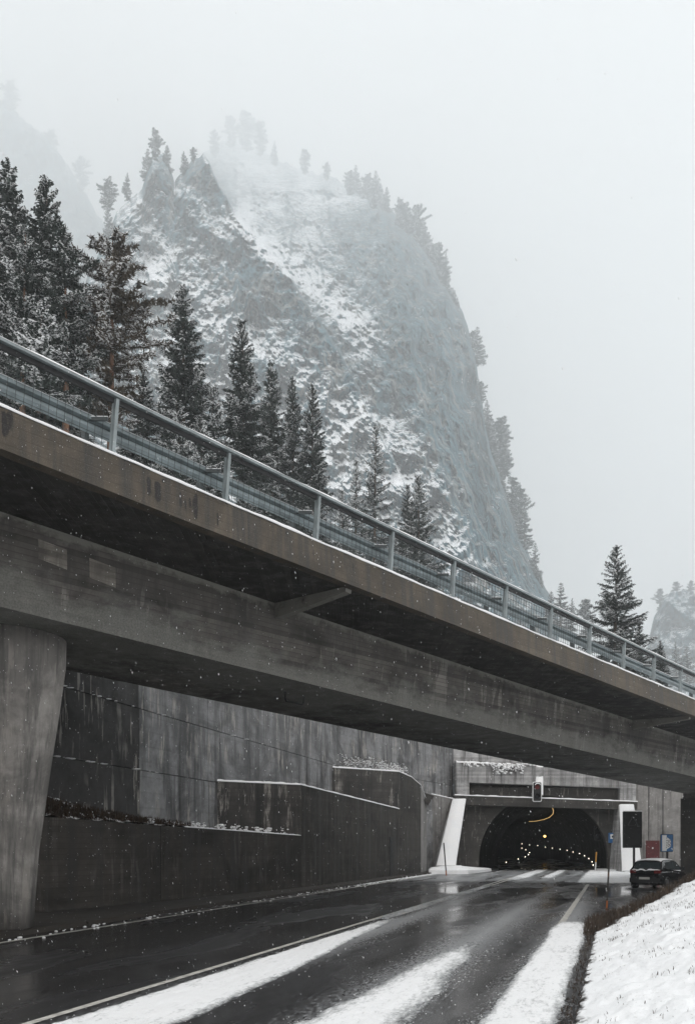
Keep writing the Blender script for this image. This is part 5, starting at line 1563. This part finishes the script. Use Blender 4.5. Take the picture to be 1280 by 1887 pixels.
far = [
 (287, 240, 300, 640, 'far_pine', "misty tree crowning the left rock spire"), (308, 268, 318, 645, 'far_tree', "misty tree on the right shoulder of the left rock spire"), (272, 272, 330, 640, 'far_tree', "misty tree clinging to the left side of the rock spire"),
 (340, 278, 318, 650, 'far_tree', "faint tree in the gap between the two rock spires"), (356, 272, 300, 650, 'far_pine', "faint tree on top of the right rock spire"),
 (200, 330, 395, 690, 'far_pine', "faint round topped pine on the ridge left of the spires"), (234, 318, 368, 680, 'far_tree', "faint thin tree just left of the rock spires"), (200, 380, 440, 640, 'far_tree', "bare thin tree on the left shoulder of the mountain"),
 (395, 240, 290, 1250, 'far_pine', "very faint tree at the left end of the top ridge"), (425, 215, 275, 1320, 'far_pine', "very faint tree at the highest point of the ridge"), (455, 208, 280, 1330, 'far_pine', "very faint wide tree on the highest point of the ridge"), (480, 225, 290, 1300, 'far_pine', "very faint tree right of the highest point"),
 (505, 258, 305, 1200, 'far_tree', "faint pointed tree on the top ridge"), (562, 276, 322, 1150, 'far_pine', "faint rounded tree midway along the top ridge"), (602, 300, 334, 1130, 'far_pine', "faint tree on the ridge right of the rounded one"),
 (655, 302, 356, 1030, 'far_tree', "pale tree on the descending ridge"), (693, 315, 375, 980, 'far_tree', "pale tall tree where the ridge starts to drop"), (712, 345, 392, 960, 'far_tree', "pale small tree on the dropping ridge"),
 (745, 375, 425, 900, 'far_pine', "misty tree at the upper brink of the cliff"), (768, 380, 455, 890, 'far_pine', "misty broad tree at the brink of the cliff"), (782, 400, 475, 870, 'far_tree', "misty tree leaning out over the brink of the cliff"),
 (808, 448, 515, 850, 'far_pine', "misty tree below the brink on the cliff edge"), (820, 465, 535, 840, 'far_tree', "second misty tree below the brink on the cliff edge"),
 (878, 600, 670, 760, 'far_tree', "small tree sticking out of the sheer cliff edge"), (897, 735, 800, 700, 'far_tree', "misty tree on the lower cliff edge"), (922, 770, 850, 660, 'far_pine', "larger misty tree on the lower cliff edge"), (930, 800, 880, 640, 'far_tree', "misty tree just under the larger one on the lower cliff edge"),
 (945, 880, 960, 590, 'far_pine', "snowy tree low on the cliff edge"), (966, 930, 1020, 560, 'far_tree', "snowy pointed tree near the foot of the cliff edge"), (958, 900, 990, 570, 'far_pine', "snowy bushy tree near the foot of the cliff edge"), (985, 1000, 1065, 520, 'far_tree', "snowy tree at the foot of the cliff edge"),
 (1032, 1072, 1160, 330, 'far_tree', "pale pointed tree in the gap right of the cliff"), (1052, 1102, 1165, 340, 'far_tree', "smaller pale tree in the gap right of the cliff"), (1078, 1105, 1180, 350, 'far_pine', "pale rounded tree left of the solitary dark spruce"), (1015, 1090, 1160, 340, 'far_tree', "pale tree against the foot of the cliff"),
 (1245, 1180, 1250, 420, 'far_tree', "faint pointed tree low in front of the far right hill"), (1265, 1190, 1265, 400, 'far_tree', "faint tree at the right edge in front of the far hill"), (1225, 1200, 1260, 430, 'far_tree', "faint low tree left below the far right hill"),
 (20, 150, 215, 1420, 'far_pine', "barely visible tree on the far left ridge"), (95, 240, 290, 1400, 'far_pine', "barely visible tree midway down the far left ridge"), (150, 290, 360, 1380, 'far_pine', "barely visible tree low on the far left ridge"),
 (1215, 1085, 1130, 740, 'far_pine', "misty tree on the left shoulder of the far right hill"), (1245, 1072, 1110, 735, 'far_pine', "misty tree on top of the far right hill"), (1272, 1070, 1105, 735, 'far_pine', "misty tree on top of the far right hill at the picture edge"),
]
for px, yt, yb, Y, key, lab in far:
    if 170 < px < 1000: Y = float(mount_depth(np.array(float(px)), np.array(yb + 4.0))) / MS * 1.005
    elif px < 170: Y *= 1.70
    elif Y > 700: Y *= 1.42
    plant(key, "misty_tree", px, yt, yb, Y * MS, lab, G2, sxy=rnd.uniform(.95, 1.35))
_r = random.Random(404)
for i in range(56):
    px = _r.uniform(640, 1000); y0 = float(sil(px)) + _r.uniform(-6, 34)
    dd = float(mount_depth(np.array(px), np.array(y0 + 6.0)))
    plant(_r.choice(("far_tree", "far_tree", "far_pine")), "misty_tree", px, y0 - _r.uniform(16, 42), y0 + 10, dd * 1.01,
          "small misty tree in the ragged fringe along the brink of the cliff", "small trees fringing the cliff brink", sxy=_r.uniform(.9, 1.5))
# shrubs scattered over the cliff ledges are too many and too faint to count
rg = np.random.default_rng(77); cb = MB()
for i in range(420):
    px = rg.uniform(230, 980); tp = float(sil(px)); py = rg.uniform(tp + 8, float(fascia_y(px)))
    D_ = float(mount_depth(np.array(px), np.array(py))) * .985
    p = P(px, py, D_); r_ = rg.uniform(.5, 1.6) * D_ / 500
    for q in range(5):
        cb.ball(p + Vector(rg.normal(0, r_ * .5, 3)), r_ * rg.uniform(.25, .6), 5, 3, 1, 1, 1.3)
tag(cb.build("cliff_shrubs", M['needles']), "tiny dark shrubs scattered over the ledges of the mountain", "shrubs", kind="stuff")

# ------------------------------------------------------------------ falling snow
rg = np.random.default_rng(3)
nf = 30000
Y = 6 + 46 * rg.random(nf) ** 0.9
X = (rg.uniform(-80, 1360, nf) - CX) / F * Y
Zf = EYE + (HY - rg.uniform(-60, 1950, nf)) / F * Y
ok = Zf > 0.15
X, Y, Zf = X[ok], Y[ok], Zf[ok]
r0 = rg.uniform(.0010, .0034, len(X)) * (1 + .7 * (rg.random(len(X)) > .97)); st = rg.uniform(1.6, 3.6, len(X))
octa = np.array([(1, 0, 0), (0, 1, 0), (-1, 0, 0), (0, -1, 0), (0, 0, 1), (0, 0, -1)], float)
V = octa[None] * r0[:, None, None]; V[:, :, 2] *= st[:, None]; V[:, :, 0] += V[:, :, 2] * rg.normal(-.12, .12, len(X))[:, None]
V += np.stack([X, Y, Zf], -1)[:, None, :]
tri_ = np.array([(0, 1, 4), (1, 2, 4), (2, 3, 4), (3, 0, 4), (1, 0, 5), (2, 1, 5), (3, 2, 5), (0, 3, 5)])
Fq = (tri_[None] + (np.arange(len(X)) * 6)[:, None, None]).reshape(-1, 3)
tag(np_mesh("falling_snow", V.reshape(-1, 3), Fq, M['flake']), "snowflakes falling through the air in front of the bridge and tunnel", "snowflakes", kind="stuff")

# ------------------------------------------------------------------ haze
HAZE = 0.00053
mb = MB().box(-3600, 3600, -400, 5300, -1.4, 3800)
hz = mb.build("haze", [])
m = bpy.data.materials.new("haze_air"); m.use_nodes = True; nt = m.node_tree; nt.nodes.clear()
out = nt.nodes.new("ShaderNodeOutputMaterial"); pv = nt.nodes.new("ShaderNodeVolumePrincipled")
pv.inputs["Color"].default_value = (0.958, 0.986, 1.0, 1); pv.inputs["Density"].default_value = HAZE; pv.inputs["Anisotropy"].default_value = 0.5
nt.links.new(pv.outputs[0], out.inputs["Volume"])
hz.data.materials.append(m); hz.display_type = 'WIRE'
tag(hz, kind="stuff")
